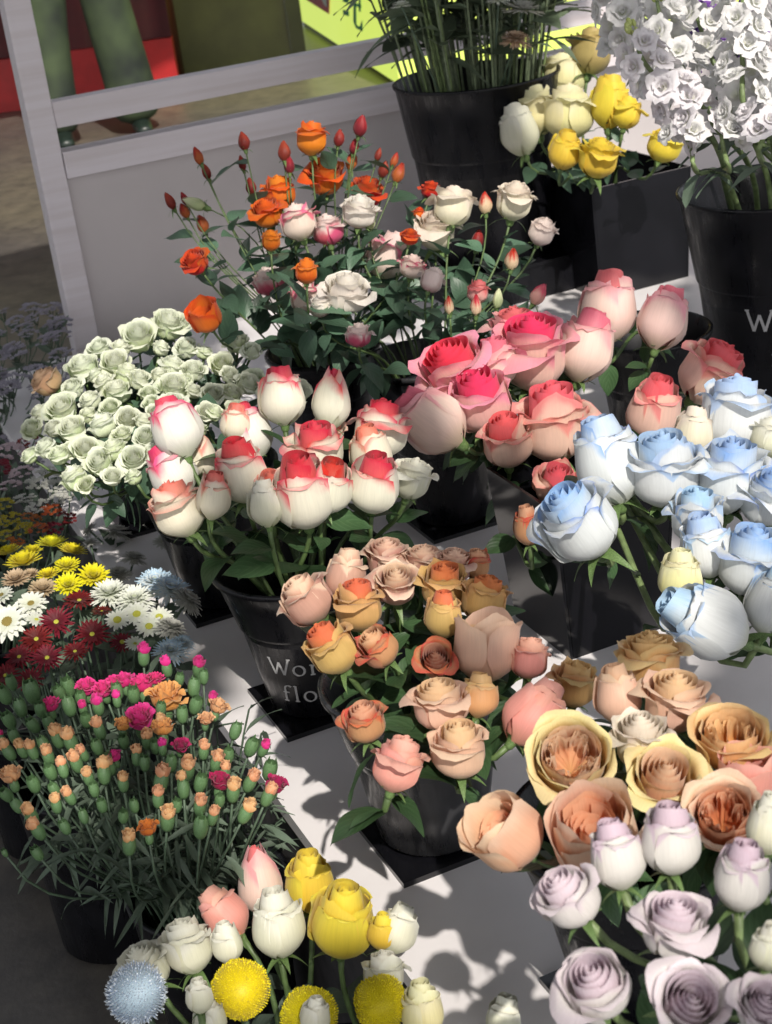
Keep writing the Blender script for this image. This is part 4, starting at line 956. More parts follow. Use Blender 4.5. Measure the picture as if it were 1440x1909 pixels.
WS = [
 (612, 430, 66, 'mini', 'spraycrimson', -10, 10, "white spray rose with crimson underside in the upper left of the white spray"),
 (557, 415, 64, 'half', 'spraypink', -16, 12, "blush white spray rose left of the crimson-backed one"),
 (670, 396, 68, 'mini', 'spraywhite', 4, 24, "white spray rose topmost left in front of the deep orange one"),
 (845, 387, 78, 'high', 'cream', 8, 0, "cream spray rose seen from behind at the top of the white spray"),
 (814, 432, 78, 'high', 'cream', 0, 34, "cream white open spray rose in front of the back-turned one"),
 (958, 378, 74, 'high', 'cream', 10, 22, "cream spray rose on the tallest stem at the right against the black vase"),
 (1010, 434, 46, 'half', 'spraycrimson', 20, 25, "small white rose with a dark red spot furthest right in the white spray"),
 (722, 480, 76, 'half', 'spraypink', 28, 8, "white and pink spray rose leaning right in the middle"),
 (768, 498, 50, 'mini', 'spraypink', 10, 15, "small blush white rose right of the leaning white and pink one"),
 (806, 524, 44, 'half', 'spraycrimson', 20, 0, "pink rose with red underside facing down at the middle right"),
 (503, 525, 62, 'mini', 'spraycrimson', -20, 15, "white rose streaked with crimson at the left end of the white spray"),
 (567, 555, 56, 'half', 'spraypink', -5, 15, "white spray rose left of the biggest white one"),
 (598, 572, 46, 'mini', 'spraywhite', -5, 15, "little white rose tucked under the biggest white one"),
 (646, 545, 90, 'mini', 'spraywhite', 4, 34, "biggest bright white spray rose at the front of the spray"),
 (669, 626, 52, 'mini', 'spraycrimson', 0, 15, "dull rose-red bloom lowest in the white spray"),
 (892, 545, 40, 'half', 'pink', 6, 8, "small pink half-open rose at the lower right of the white spray"),
]
for x, y, w, st, va, tx, fa, lb_ in WS: rose(B_WS, x, y, w, st, va, tx, fa, lb_, "white and crimson spray roses", "spray_rose", "spray rose", nleaf=10, simple=w < 48)
for x, y, w, m, tx, lb_ in [(955, 487, 28, CRB_, 8, "red and cream bud standing upright at the right of the white spray"), (905, 382, 28, CRB_, -5, "dark red bud beside the cream rose on the tallest stem"), (888, 573, 28, CRB_, 0, "red bud under the small pink half-open rose"), (928, 560, 26, GRB_, 5, "greenish bud right of the red one low in the white spray"), (1003, 552, 30, PKB_, 30, "pink bud leaning right over the white board"), (838, 572, 24, CRB_, -5, "dark bud low in the middle of the white spray"), (690, 415, 22, GRB_, 0, "tiny green bud under the topmost left white rose"), (890, 450, 26, REDB_, 10, "small dark red bud below the tall cream roses"), (742, 478, 18, CRB_, 5, "tiny red bud against the leaning white and pink rose")]:
    spray_bud(B_WS, x, y, w, m, tx, 10, lb_, "buds of the white spray roses", nleaf=5)

# ---------------------------------------------------------------- ball flowers (front)
def ball_mesh(seed, n, ln, wd):
    rng = np.random.default_rng(seed); mb = MB()
    # inner ball
    V = []; UV = []; F = []
    nu, nv = 24, 12
    for j in range(nv + 1):
        for i in range(nu):
            a = 2 * math.pi * i / nu; b = math.pi * j / nv; V.append((.44 * math.sin(b) * math.cos(a), .44 * math.sin(b) * math.sin(a), .44 * math.cos(b))); UV.append((.5, .1))
    F = [(j * nu + i, j * nu + (i + 1) % nu, (j + 1) * nu + (i + 1) % nu, (j + 1) * nu + i) for j in range(nv) for i in range(nu)]
    mb.add(V, F, UV)
    for i in range(n):
        z = 1 - 2 * (i + .5) / n; 
        if z < -.82: continue
        a = i * 2.399963; r = math.sqrt(1 - z * z); d = np.array([r * math.cos(a), r * math.sin(a), z])
        t = np.cross(d, [0.1, .2, 1.0]); t /= np.linalg.norm(t) + 1e-9; b = np.cross(d, t); sp = rng.uniform(0, 6.28); t2 = t * math.cos(sp) + b * math.sin(sp); b2 = np.cross(d, t2)
        L = ln * rng.uniform(.5, 1.45); up = np.array([0, 0, 1.0]) - d * d[2]; lean = up * .35 + t2 * rng.uniform(-.2, .2)
        c = d * .43; w = wd * rng.uniform(.8, 1.2)
        tip = c + (d + lean) * L
        P = [c + b2 * w * .6, c - b2 * w * .6 + t2 * w * .4, c + (d + lean) * L * .6 + b2 * w + t2 * w * .3, c + (d + lean) * L * .6 - b2 * w + t2 * w * .3, tip + b2 * w * .5, tip - b2 * w * .5, c + (d + lean) * L * .7 - t2 * w * .5, c - t2 * w * .5]
        mb.add(P, [(0, 1, 3, 2), (2, 3, 5, 4), (0, 2, 6, 7), (1, 7, 6, 3), (4, 5, 6)], [(.5, .2), (.5, .2), (.5, .7), (.5, .7), (.5, 1), (.5, 1), (.5, .8), (.5, .2)])
    for v in mb.v:
        k = 1 + .045 * np.sin(v[:, 0] * 7 + seed) * np.cos(v[:, 1] * 6) + .03 * np.sin(v[:, 2] * 9 + seed); v *= k[:, None]
    m = mb.mesh("florets"); m.materials.append(BALLY); return m
BM = [ball_mesh(5, 1500, .038, .015), ball_mesh(6, 1100, .075, .014)]
for x, y, w, k, m, lb_, tx, fa in [(577, 1895, 118, 0, BALLY, "middle yellow ball flower with an ivory bud in front", 0, 40), (710, 1870, 110, 0, BALLY, "right yellow ball flower beside the pale yellow bud", 5, 30), (449, 1845, 120, 0, BALLY, "left and largest yellow ball flower, next to the blue one", -5, 35), (255, 1852, 116, 1, BALLB, "pale blue spiky ball flower in the bottom left of the front bunch", -15, 35)]:
    rnd = random.Random(x); P = B_FG.place(x, y); D = w * (P - CAM).dot(CF) / F_PX; ax = cam_axis(tx, fa); path = stem_path(B_FG, P - ax * D * .45, ax, rnd); foot = path[-1]
    root = tag(empty("ball_flower", foot), lb_, "ball flower", "ball flowers in the front bunch"); o = link("florets", BM[k], root, m); mm = basis(ax, 0).to_4x4() @ Matrix.Diagonal((D * .98, D * .98, D * .94, 1)); mm.translation = P - foot; o.matrix_local = mm
    mb = MB(); mb.tube([p - foot for p in path], .0028, 6); link("stem", mb.mesh("stem"), root, STEMG)

# ---------------------------------------------------------------- chrysanthemums
def ray_mesh(seed, n, layers, ln, wd, cup, notch=0.0, dr=.12):
    rng = np.random.default_rng(seed); mb = MB()
    for l in range(layers):
        for i in range(n):
            a = 2 * math.pi * (i + .5 * l) / n + rng.uniform(-.08, .08); L = ln * (1 - .2 * l) * rng.uniform(.88, 1.08); el = cup + l * .35 + rng.uniform(-.1, .1)
            V = []; UV = []; nv = 5
            for j in range(nv):
                t = j / (nv - 1); w = wd * (math.sin(math.pi * (.12 + .8 * t)) ** .6) * (1 if t < 1 else .7)
                r = dr * .5 + L * t * math.cos(el); z = L * t * math.sin(el) - .10 * L * t * t * (1.2 if layers < 3 else -.4) + .02 * l
                for s_ in (-1, 0, 1): V.append((r * math.cos(a) - s_ * w * math.sin(a), r * math.sin(a) + s_ * w * math.cos(a), z + abs(s_) * .012)); UV.append((.5 + .5 * s_, t))
            mb.add(V, grid_faces(3, nv), UV)
    m = mb.mesh("ray_petals"); m.materials.append(MUMW); return m
def disc_mesh(r, h, seed=1):
    rng = np.random.default_rng(seed); mb = MB(); prof = [(r * math.cos(b), h * math.sin(b)) for b in [i * math.pi / 2 / 6 for i in range(7)]]; prof[-1] = (.001, h); mb.lathe(prof, 16)
    for i in range(60):
        q = math.sqrt((i + .5) / 60) * .95; a = i * 2.4; x, y = r * q * math.cos(a), r * q * math.sin(a); z = h * math.sqrt(1 - q * q); s_ = r * .09
        mb.add([(x - s_, y - s_, z - .005), (x + s_, y - s_, z - .005), (x + s_, y + s_, z - .005), (x - s_, y + s_, z - .005), (x, y, z + s_ * 1.6)], [(0, 1, 4), (1, 2, 4), (2, 3, 4), (3, 0, 4)])
    m = mb.mesh("disc"); m.materials.append(DISCY); return m
RAYS = {'daisy': ray_mesh(1, 18, 1, .42, .062, .12), 'daisyb': ray_mesh(2, 15, 2, .42, .07, .05), 'mum': ray_mesh(3, 20, 5, .44, .05, .15), 'crim': ray_mesh(4, 20, 2, .42, .040, .1), 'pom': ray_mesh(5, 26, 6, .45, .036, -.15), 'dome': ray_mesh(6, 30, 5, .46, .04, -.45), 'side': ray_mesh(7, 22, 4, .46, .055, .25)}
DISC = {'daisy': disc_mesh(.13, .06), 'big': disc_mesh(.16, .07, 2), 'small': disc_mesh(.08, .04, 3)}
B_CH = Bq(c_ch, -.14, .09, .10, .45, .02, base=FLOOR, lmat=LEAFG, leaf=.035, smat=STEMG, nleaf=4, rad=.0018)
B_L3 = Bq(c_l3, -.16, .075, .04, .5, .02, base=FLOOR, lmat=LEAFG, leaf=.035, smat=STEMG, nleaf=3, rad=.0016)
def mum(bq, px, py, w, kind, mat, dkind, dmat, tx, face, label, group, nleaf=None, dz=0, cat="chrysanthemum", name="chrysanthemum"):
    rnd = random.Random(int(px * 5 + py * 17)); P = bq.place(px, py, dz); D = w * (P - CAM).dot(CF) / F_PX; ax = cam_axis(tx, face)
    path = stem_path(bq, P - ax * D * .05, ax, rnd); foot = path[-1]; root = tag(empty(name, foot), label, cat, group)
    mm = basis(ax, rnd.uniform(0, 6)).to_4x4() @ Matrix.Diagonal((D, D, D, 1)); mm.translation = P - foot
    o = link("ray_petals", RAYS[kind], root, mat); o.matrix_local = mm
    if dkind: d = link("disc", DISC[dkind], root, dmat); m2 = mm.copy(); d.matrix_local = m2
    mb = MB(); mb.tube([p - foot for p in path], bq.rad, 5); link("stem", mb.mesh("stem"), root, bq.smat)
    add_leaves(root, foot, path, bq, rnd, bq.nleaf if nleaf is None else nleaf, lo=.05, hi=.6); return root
CH = [
 (17, 1032, 42, 'side', MUMY, None, None, -15, 15, "yellow chrysanthemum cut by the left edge"), (97, 1018, 52, 'side', MUMY, None, None, 0, 14, "topmost yellow chrysanthemum of the lit cluster"), (60, 1030, 34, 'side', MUMY, None, None, 0, 20, "small yellow chrysanthemum left of the topmost one"),
 (45, 1052, 58, 'side', MUMY, None, None, -10, 20, "broad yellow chrysanthemum at the left seen from the side"), (135, 1031, 46, 'side', MUMY, None, None, 12, 14, "yellow chrysanthemum right of the topmost one, seen side-on"), (125, 1057, 44, 'mum', MUMY, None, None, 0, 35, "yellow chrysanthemum in the middle of the cluster"),
 (90, 1073, 36, 'mum', MUMY, None, None, -8, 30, "small yellow chrysanthemum under the broad one"), (128, 1092, 48, 'mum', MUMY, 'small', DISCY, 0, 50, "lowest yellow chrysanthemum, above the crimson ones"), (174, 1076, 54, 'mum', MUMY, 'small', DISCY, 10, 45, "round yellow chrysanthemum at the right, beside the white domes"),
 (14, 1160, 70, 'daisyb', MUMW, 'big', DISCB, -10, 60, "largest white daisy with dark olive eye at the left edge"), (58, 1126, 54, 'daisyb', MUMW, 'daisy', DISCB, -5, 45, "white daisy above the largest one"), (68, 1155, 40, 'daisy', MUMW, 'small', DISCY, 15, 30, "thin-petalled white daisy next to the crimson flowers"), (3, 1110, 40, 'daisyb', MUMW, 'daisy', DISCB, -20, 40, "white daisy half cut by the left edge"),
 (30, 1082, 48, 'mum', MUMT, None, None, -5, 35, "tan withered chrysanthemum under the yellow cluster"), (80, 1100, 50, 'mum', MUMT, None, None, 0, 35, "tan pink chrysanthemum between yellow and white daisies"), (58, 1072, 30, 'mum', MUMT, None, None, 0, 30, "small tan chrysanthemum behind the withered one"),
 (205, 1108, 74, 'pom', MUMW, None, None, -5, 30, "greenish white domed chrysanthemum right of the crimson flowers"), (252, 1118, 66, 'pom', MUMW, None, None, 0, 40, "white domed chrysanthemum in the centre of the pale cluster"), (290, 1085, 64, 'pom', MUMB, None, None, 0, 35, "light blue domed chrysanthemum at the top of the pale cluster"),
 (318, 1100, 70, 'pom', MUMB, None, None, 14, 32, "blue-white domed chrysanthemum at the right of the pale cluster"), (350, 1118, 62, 'dome', MUMG, None, None, 35, 10, "grey white chrysanthemum facing away at the far right"), (255, 1145, 50, 'daisy', MUMW, 'daisy', DISCY, 0, 50, "white chrysanthemum with yellow-green eye in the pale cluster"),
 (297, 1150, 46, 'daisy', MUMW, 'daisy', DISCY, 8, 45, "white daisy chrysanthemum under the light blue dome"), (278, 1168, 48, 'daisy', MUMW, 'daisy', DISCY, 5, 50, "lowest white daisy in the pale cluster"), (219, 1156, 42, 'daisy', MUMW, 'big', DISCY, 0, 55, "white daisy with a green eye between crimson flowers and pale cluster"), (252, 1200, 36, 'daisy', MUMW, 'small', DISCY, 8, 35, "small white daisy above the pink carnations"),
 (320, 1170, 60, 'dome', MUMG, None, None, 20, 15, "dim grey chrysanthemum below the blue-white dome"), (318, 1215, 58, 'pom', MUMB, 'small', DISCY, 8, 40, "bright blue chrysanthemum just above the carnations"), (342, 1200, 40, 'pom', MUMB, None, None, 20, 30, "small blue chrysanthemum behind the bright blue one"),
 (148, 1120, 54, 'crim', MUMC, 'small', DISCY, 0, 30, "topmost crimson daisy under the yellow chrysanthemums"), (105, 1160, 60, 'crim', MUMC, 'small', DISCY, 0, 55, "crimson daisy with yellow eye in the upper left of the crimson cluster"), (68, 1192, 56, 'crim', MUMC, 'small', DISCY, -6, 55, "crimson daisy right of the largest white daisy"),
 (172, 1183, 60, 'crim', MUMC, 'small', DISCY, 4, 55, "crimson daisy with bright eye at the right of the cluster"), (88, 1227, 56, 'crim', MUMC, 'small', DISCY, 0, 50, "crimson daisy in the lower middle of the cluster"), (36, 1225, 50, 'crim', MUMC, 'small', DISCY, -10, 50, "crimson daisy in the lower left of the cluster"),
 (10, 1260, 50, 'crim', MUMC, 'small', DISCY, -10, 50, "crimson daisy cut by the left edge above the carnations"), (55, 1268, 50, 'crim', MUMC, 'small', DISCY, 0, 45, "lowest crimson daisy touching the carnation buds"), (228, 1198, 42, 'crim', MUMC, 'daisy', DISCY, 10, 45, "brownish crimson daisy with wide eye near the pale cluster"), (190, 1140, 34, 'crim', MUMC, 'small', DISCY, 0, 20, "small half-open crimson daisy beside the green-eyed white one"), (140, 1215, 44, 'crim', MUMC, 'small', DISCY, 0, 40, "dim crimson daisy between the lower middle and right ones"),
]
for x, y, w, k, m, dk, dm, tx, fa, lb_ in CH: mum(B_CH, x, y, w * 1.22, k, m, dk, dm, tx, fa, lb_, "chrysanthemums beside the platform")
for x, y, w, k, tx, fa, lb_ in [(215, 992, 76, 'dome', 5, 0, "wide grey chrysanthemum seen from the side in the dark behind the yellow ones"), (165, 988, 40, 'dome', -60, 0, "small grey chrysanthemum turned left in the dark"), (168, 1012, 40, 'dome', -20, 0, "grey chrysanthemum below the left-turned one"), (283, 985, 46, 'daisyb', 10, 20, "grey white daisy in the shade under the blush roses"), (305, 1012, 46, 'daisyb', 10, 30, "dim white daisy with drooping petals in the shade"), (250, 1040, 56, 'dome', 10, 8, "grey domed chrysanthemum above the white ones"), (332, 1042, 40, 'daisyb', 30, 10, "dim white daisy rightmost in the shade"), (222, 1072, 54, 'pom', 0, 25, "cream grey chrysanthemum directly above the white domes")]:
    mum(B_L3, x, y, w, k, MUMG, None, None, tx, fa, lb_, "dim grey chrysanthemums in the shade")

# far-left dim filler bunches
FIL = {}
def sprig_mesh(seed, n, spread, hgt, fs):
    rng = np.random.default_rng(seed); mb = MB()
    for i in range(n):
        a = rng.uniform(0, 6.28); r = spread * math.sqrt(rng.uniform(0, 1)); p = np.array([r * math.cos(a), r * math.sin(a), hgt * (1 - (r / spread) ** 2 * .5) + rng.uniform(-.02, .02)])
        t1 = rng.uniform(0, 6.28)
        for k in range(6):
            b = t1 + k * 1.047; w = fs * .32; d = np.array([math.cos(b), math.sin(b), .35]); s_ = np.array([-math.sin(b), math.cos(b), 0])
            mb.add([p, p + d * fs * .55 + s_ * w, p + d * fs, p + d * fs * .55 - s_ * w], [(0, 1, 2, 3)], [(.5, 0), (0, .6), (.5, 1), (1, .6)])
    return mb.mesh("florets")
def sprig(bq, px, py, w, mat, label, group, seed, n=26, tx=0, name="filler_sprig", cat="filler flower"):
    rnd = random.Random(seed); P = bq.place(px, py); D = w * (P - CAM).dot(CF) / F_PX; ax = cam_axis(tx + rnd.uniform(-15, 15), rnd.uniform(20, 40)); key = (seed % 4, n)
    if key not in FIL: FIL[key] = sprig_mesh(key[0], n, .5, .3, .13); FIL[key].materials.append(MUMG)
    path = stem_path(bq, P, ax, rnd); foot = path[-1]; root = tag(empty(name, foot), label, cat, group)
    o = link("florets", FIL[key], root, mat); mm = basis(ax, rnd.uniform(0, 6)).to_4x4() @ Matrix.Diagonal((D, D, D, 1)); mm.translation = P - foot - ax * D * .2; o.matrix_local = mm
    mb = MB(); mb.tube([p - foot for p in path], .0013, 4)
    base = P - foot - ax * D * .55
    for i in range(7): a = rnd.uniform(0, 6.28); e = P - foot + (basis(ax, 0) @ Vector((math.cos(a) * .35, math.sin(a) * .35, .0))) * D; mb.tube([base, base.lerp(e, .5) + ax * D * .03, e], .0008, 4)
    link("stem", mb.mesh("stem"), root, STEMG); add_leaves(root, foot, path, bq, rnd, 3, lo=.05, hi=.6); return root
B_L1 = Bq(c_l1, -.16, .09, .06, .35, .02, base=FLOOR, lmat=LEAFG, leaf=.035, smat=STEMG, rad=.0014); B_L2 = Bq(c_l2, -.16, .09, .12, .4, .02, base=FLOOR, lmat=LEAFG, leaf=.04, smat=STEMG, rad=.0014)
LILAC = petal_mat("lilac_grey_florets", (.30, .28, .34), (.36, .34, .40), .4); DKRED = petal_mat("dark_red_florets", (.16, .01, .015), (.28, .02, .03), .4); DYEL = petal_mat("dull_yellow_florets", (.34, .26, .01), (.5, .4, .02), .4); PKW = petal_mat("pale_pink_florets", (.55, .42, .46), (.6, .5, .54), .4)
r = random.Random(5)
for i in range(34): sprig(B_L2, r.uniform(-25, 118), r.uniform(570, 735), r.uniform(34, 54), LILAC, "grey lilac sprig of the dim bush at the left edge by the post", "sprigs of the grey lilac bush", i, tx=-10)
for i, (x, y, w, m) in enumerate([(20, 840, 50, PKW), (50, 825, 44, DKRED), (5, 870, 44, DKRED), (40, 880, 46, PKW), (15, 905, 46, PKW), (70, 900, 44, MUMG), (100, 905, 44, MUMG), (45, 930, 46, MUMG), (70, 945, 42, MUMG), (110, 930, 42, MUMG), (130, 915, 40, MUMG), (5, 940, 44, DYEL), (18, 968, 44, DYEL), (45, 985, 40, DYEL), (5, 1000, 40, DYEL), (58, 965, 40, MUMO), (72, 985, 38, MUMO), (95, 950, 38, MUMO), (85, 880, 40, MUMG), (120, 885, 38, MUMG), (60, 860, 40, LILAC), (10, 820, 40, LILAC), (28, 1010, 36, MUMO), (100, 985, 36, DKRED), (125, 965, 36, DKRED)]):
    nm = {PKW: "pale pink", DKRED: "dark red", MUMG: "grey white", DYEL: "dull yellow", MUMO: "burnt orange", LILAC: "grey lilac"}[m]
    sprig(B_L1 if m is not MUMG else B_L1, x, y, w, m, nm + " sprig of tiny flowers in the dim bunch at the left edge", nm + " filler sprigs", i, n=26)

# ---------------------------------------------------------------- spray carnations (front left)
B_CN = Bq(c_cn, -.085, .080, .16, .55, .02, base=FLOOR, lmat=LEAFG, leaf=.06, smat=STEMG, nleaf=3, rad=.0013)
def calyx_tube(seed):
    mb = MB(); mb.lathe([(.0, 0), (.15, .02), (.24, .16), (.28, .38), (.26, .58), (.19, .72)], 10)
    for i in range(5):
        a = i * 1.2566; mb.add([(.265 * math.cos(a - .35), .265 * math.sin(a - .35), .56), (.265 * math.cos(a + .35), .265 * math.sin(a + .35), .56), (.20 * math.cos(a), .20 * math.sin(a), .86)], [(0, 1, 2)])
    m = mb.mesh("calyx"); m.materials.append(CBUD); return m
CALT = calyx_tube(1)
def tip_mesh(seed):
    rng = np.random.default_rng(seed); mb = MB()
    for i in range(11):
        p = petal(rng, .12 + .016 * i, .50 - .012 * i, 1.0, -.15, .4, i * 2.3, .2, .16, 6, 6, z0=.60, r0=.8); mb.add(p[0], p[2], p[1])
    m = mb.mesh("petal_tip"); m.materials.append(MAGENTA); return m
TIPS = [tip_mesh(i) for i in range(3)]
def carn(px, py, w, kind, mat, label, group):
    rnd = random.Random(int(px * 11 + py * 3)); P = B_CN.place(px, py); sc = (P - CAM).dot(CF) / F_PX; ax = cam_axis((px - 270) * .10 + rnd.uniform(-10, 10), rnd.uniform(8, 35)); D = w * sc * (1.15 if kind == 'open' else 1.22)
    if kind == 'open':
        hb = P - ax * D * .35; path = stem_path(B_CN, hb - ax * D * .5, ax, rnd); foot = path[-1]; root = tag(empty("carnation", foot), label, "carnation", group)
        cm, oms, full, Hh = head_variant('ruffle', rnd.randrange(3)); h = link("flower_head", full, root, mat)
        mm = basis(ax, rnd.uniform(0, 6)).to_4x4() @ Matrix.Diagonal((D, D, D * .95, 1)); mm.translation = hb - ax * D * .1 - foot; h.matrix_local = mm
        m2 = basis(ax, 0).to_4x4() @ Matrix.Diagonal((D * .7, D * .7, D * .7, 1)); m2.translation = hb - ax * D * .5 - foot; c = link("calyx", CALT, root, CBUD); c.matrix_local = m2
    else:
        S = D * 1.4; hb = P - ax * S * .5; path = stem_path(B_CN, hb, ax, rnd); foot = path[-1]; root = tag(empty("carnation_bud", foot), label, "carnation bud", group)
        m2 = basis(ax, rnd.uniform(0, 6)).to_4x4() @ Matrix.Diagonal((S, S, S * 1.1, 1)); m2.translation = hb - foot; c = link("calyx", CALT, root, CBUD); c.matrix_local = m2
        if mat is not None: t_ = link("petal_tip", TIPS[rnd.randrange(3)], root, mat); t_.matrix_local = m2
    mb = MB(); mb.tube([p - foot for p in path], B_CN.rad, 5); link("stem", mb.mesh("stem"), root, STEMG)
    add_leaves(root, foot, path, B_CN, rnd, 4, size=.048, lo=.05, hi=.7, mats=LEAFG, meshes=NARROW)
    return root
def lst(s): return [tuple(map(float, t.split(','))) for t in s.split(';')]
L_ = lst("160,1278,40;190,1283,38;230,1265,36;264,1270,44;92,1310,36;210,1270,30;290,1262,30")
for (x, y, w), n_ in zip(L_, row_labels(L_, "open magenta pink carnation of the spray", 7)): carn(x, y, w, 'open', MAGENTA, n_, "magenta carnations of the top row")
carn(260, 1335, 56, 'open', MAGENTA, "largest hot pink carnation beside the two orange ones", "open carnations")
carn(311, 1293, 66, 'open', CORANGE, "largest orange carnation at the top right of the spray", "open carnations"); carn(303, 1350, 44, 'open', CORANGE, "orange carnation directly under the largest orange one", "open carnations")
carn(230, 1347, 32, 'open', CORANGE, "small orange carnation left of the largest hot pink one", "open carnations"); carn(408, 1313, 36, 'open', CPEACH, "peach carnation at the upper right above the black bucket's edge", "open carnations")
carn(385, 1337, 30, 'open', CPEACH, "small peach carnation left of the upper right one", "open carnations"); carn(18, 1440, 42, 'open', CPEACH, "peach carnation at the left edge of the spray", "open carnations")
carn(412, 1453, 42, 'open', CMAROON, "maroon carnation in the right middle of the spray", "open carnations"); carn(517, 1460, 40, 'open', CMAROON, "crimson carnation furthest right, over the white board", "open carnations")
carn(338, 1388, 32, 'open', CMAROON, "dark maroon carnation deep in the stems", "open carnations"); carn(276, 1540, 38, 'open', CRUST, "rust red half-open carnation lowest in the spray", "open carnations"); carn(213, 1407, 28, 'open', MAGENTA, "small magenta carnation deep in the left middle", "open carnations")
L_ = lst("183,1317,24;155,1322,18;268,1223,24;311,1245,22;370,1246,24;218,1305,18;303,1395,18;492,1397,20;381,1392,14;2,1375,14;395,1305,18")
for (x, y, w), n_ in zip(L_, row_labels(L_, "pink-tipped carnation bud", 6)): carn(x, y, w, 'bud', MAGENTA, n_, "pink-tipped carnation buds")
L_ = lst("185,1360,24;107,1375,26;132,1383,28;41,1398,22;155,1406,20;117,1433,22;142,1422,26;194,1440,28;130,1486,22;58,1520,26;70,1548,26;301,1455,30;295,1488,24;350,1435,30;404,1422,26;467,1458,26;435,1476,28;373,1503,26;459,1515,28;500,1484,26;313,1528,30;241,1573,28;397,1523,22;205,1430,22;300,1350,20;420,1440,22;90,1410,24;165,1450,22;255,1410,22;340,1460,22;60,1400,22;15,1400,24;275,1380,24;230,1460,22;105,1500,22;380,1400,22")
for (x, y, w), n_ in zip(L_, row_labels(L_, "orange-tipped carnation bud", 6)): carn(x, y, w, 'bud', CPEACH, n_, "orange-tipped carnation buds")
L_ = lst("58,1285,34;126,1278,30;6,1293,28;37,1316,26;128,1313,28;218,1286,24;249,1293,26;362,1278,26;366,1312,28;470,1390,28;504,1433,30;375,1457,28;342,1468,26;426,1406,24;200,1414,22;62,1460,26;93,1437,26;68,1589,22;375,1538,32;8,1589,12;15,1340,26;60,1350,24;25,1370,22;90,1345,22;160,1340,24;80,1385,24;230,1380,22;340,1330,24;380,1260,20;335,1265,20;110,1290,24;20,1270,22;100,1470,22;175,1470,22;250,1500,20;230,1520,22;155,1520,20;270,1420,22;320,1420,24;180,1390,24;10,1480,24;30,1500,22;120,1540,22;330,1500,22;410,1490,22;290,1390,22;440,1360,24;150,1300,24;75,1320,24;300,1320,22;190,1500,22")
for (x, y, w), n_ in zip(L_, row_labels(L_, "closed green carnation bud", 7)): carn(x, y, w, 'bud', None, n_, "green carnation buds")
# loose grassy leaves around the bucket mouth
for i in range(16):
    rnd = random.Random(900 + i); a = rnd.uniform(0, 6.28); p0 = c_cn + Vector((math.cos(a), math.sin(a), 0)) * .06 * rnd.random() + ZD * -.12
    e = c_cn + Vector((math.cos(a), math.sin(a), 0)) * rnd.uniform(.04, .11) + ZD * rnd.uniform(-.03, .10); P = bez(p0, p0 + ZD * .08, e + ZD * .02, e, 6)
    root = tag(empty("carnation_shoot", c_cn + Vector((math.cos(a), math.sin(a), 0)) * .03 + ZD * (FLOOR + .02)), "thin grey green leafy shoot arching over the carnation bucket", "carnation shoot", "leafy carnation shoots")
    mb = MB(); mb.tube([Vector((0, 0, 0))] + [p - root.location for p in P], .0011, 4); link("stem", mb.mesh("stem"), root, STEMG)
    B_ = [root.location] + P; add_leaves(root, root.location, list(reversed(B_)), B_CN, rnd, 5, size=.04, lo=0, hi=.95, mats=LEAFG, meshes=NARROW)

# ---------------------------------------------------------------- white stock in the large bucket
def floret_mesh(seed):
    rng = np.random.default_rng(seed); mb = MB()
    for l, (n, R, h, op, cu) in enumerate([(5, .32, .30, .85, .8), (4, .20, .36, .7, .5), (3, .08, .34, .3, .2)]):
        for i in range(n):
            p = petal(rng, R, h, 2.0 / n * 2.1, op, cu, i * 6.283 / n + l * .6 + rng.uniform(-.3, .3), .1, .17, 7, 7, notch=.09, side=.15); mb.add(p[0], p[2], p[1])
    V = np.concatenate(mb.v); D = 2 * np.percentile(np.hypot(V[:, 0], V[:, 1]), 98); mb.v = [v / D for v in mb.v]
    m = mb.mesh("floret"); m.materials.append(STOCKM); return m
FLO = [floret_mesh(60 + i) for i in range(4)]
GBUD = plain("stock_green_bud", (.42, .48, .16), .5, .3, 40)
def bead(n=6):
    mb = MB(); mb.lathe([(.001, 0), (.3, .15), (.42, .5), (.3, .85), (.001, 1)], 8); m = mb.mesh("top_bud"); m.materials.append(GBUD); return m
BEAD = bead()
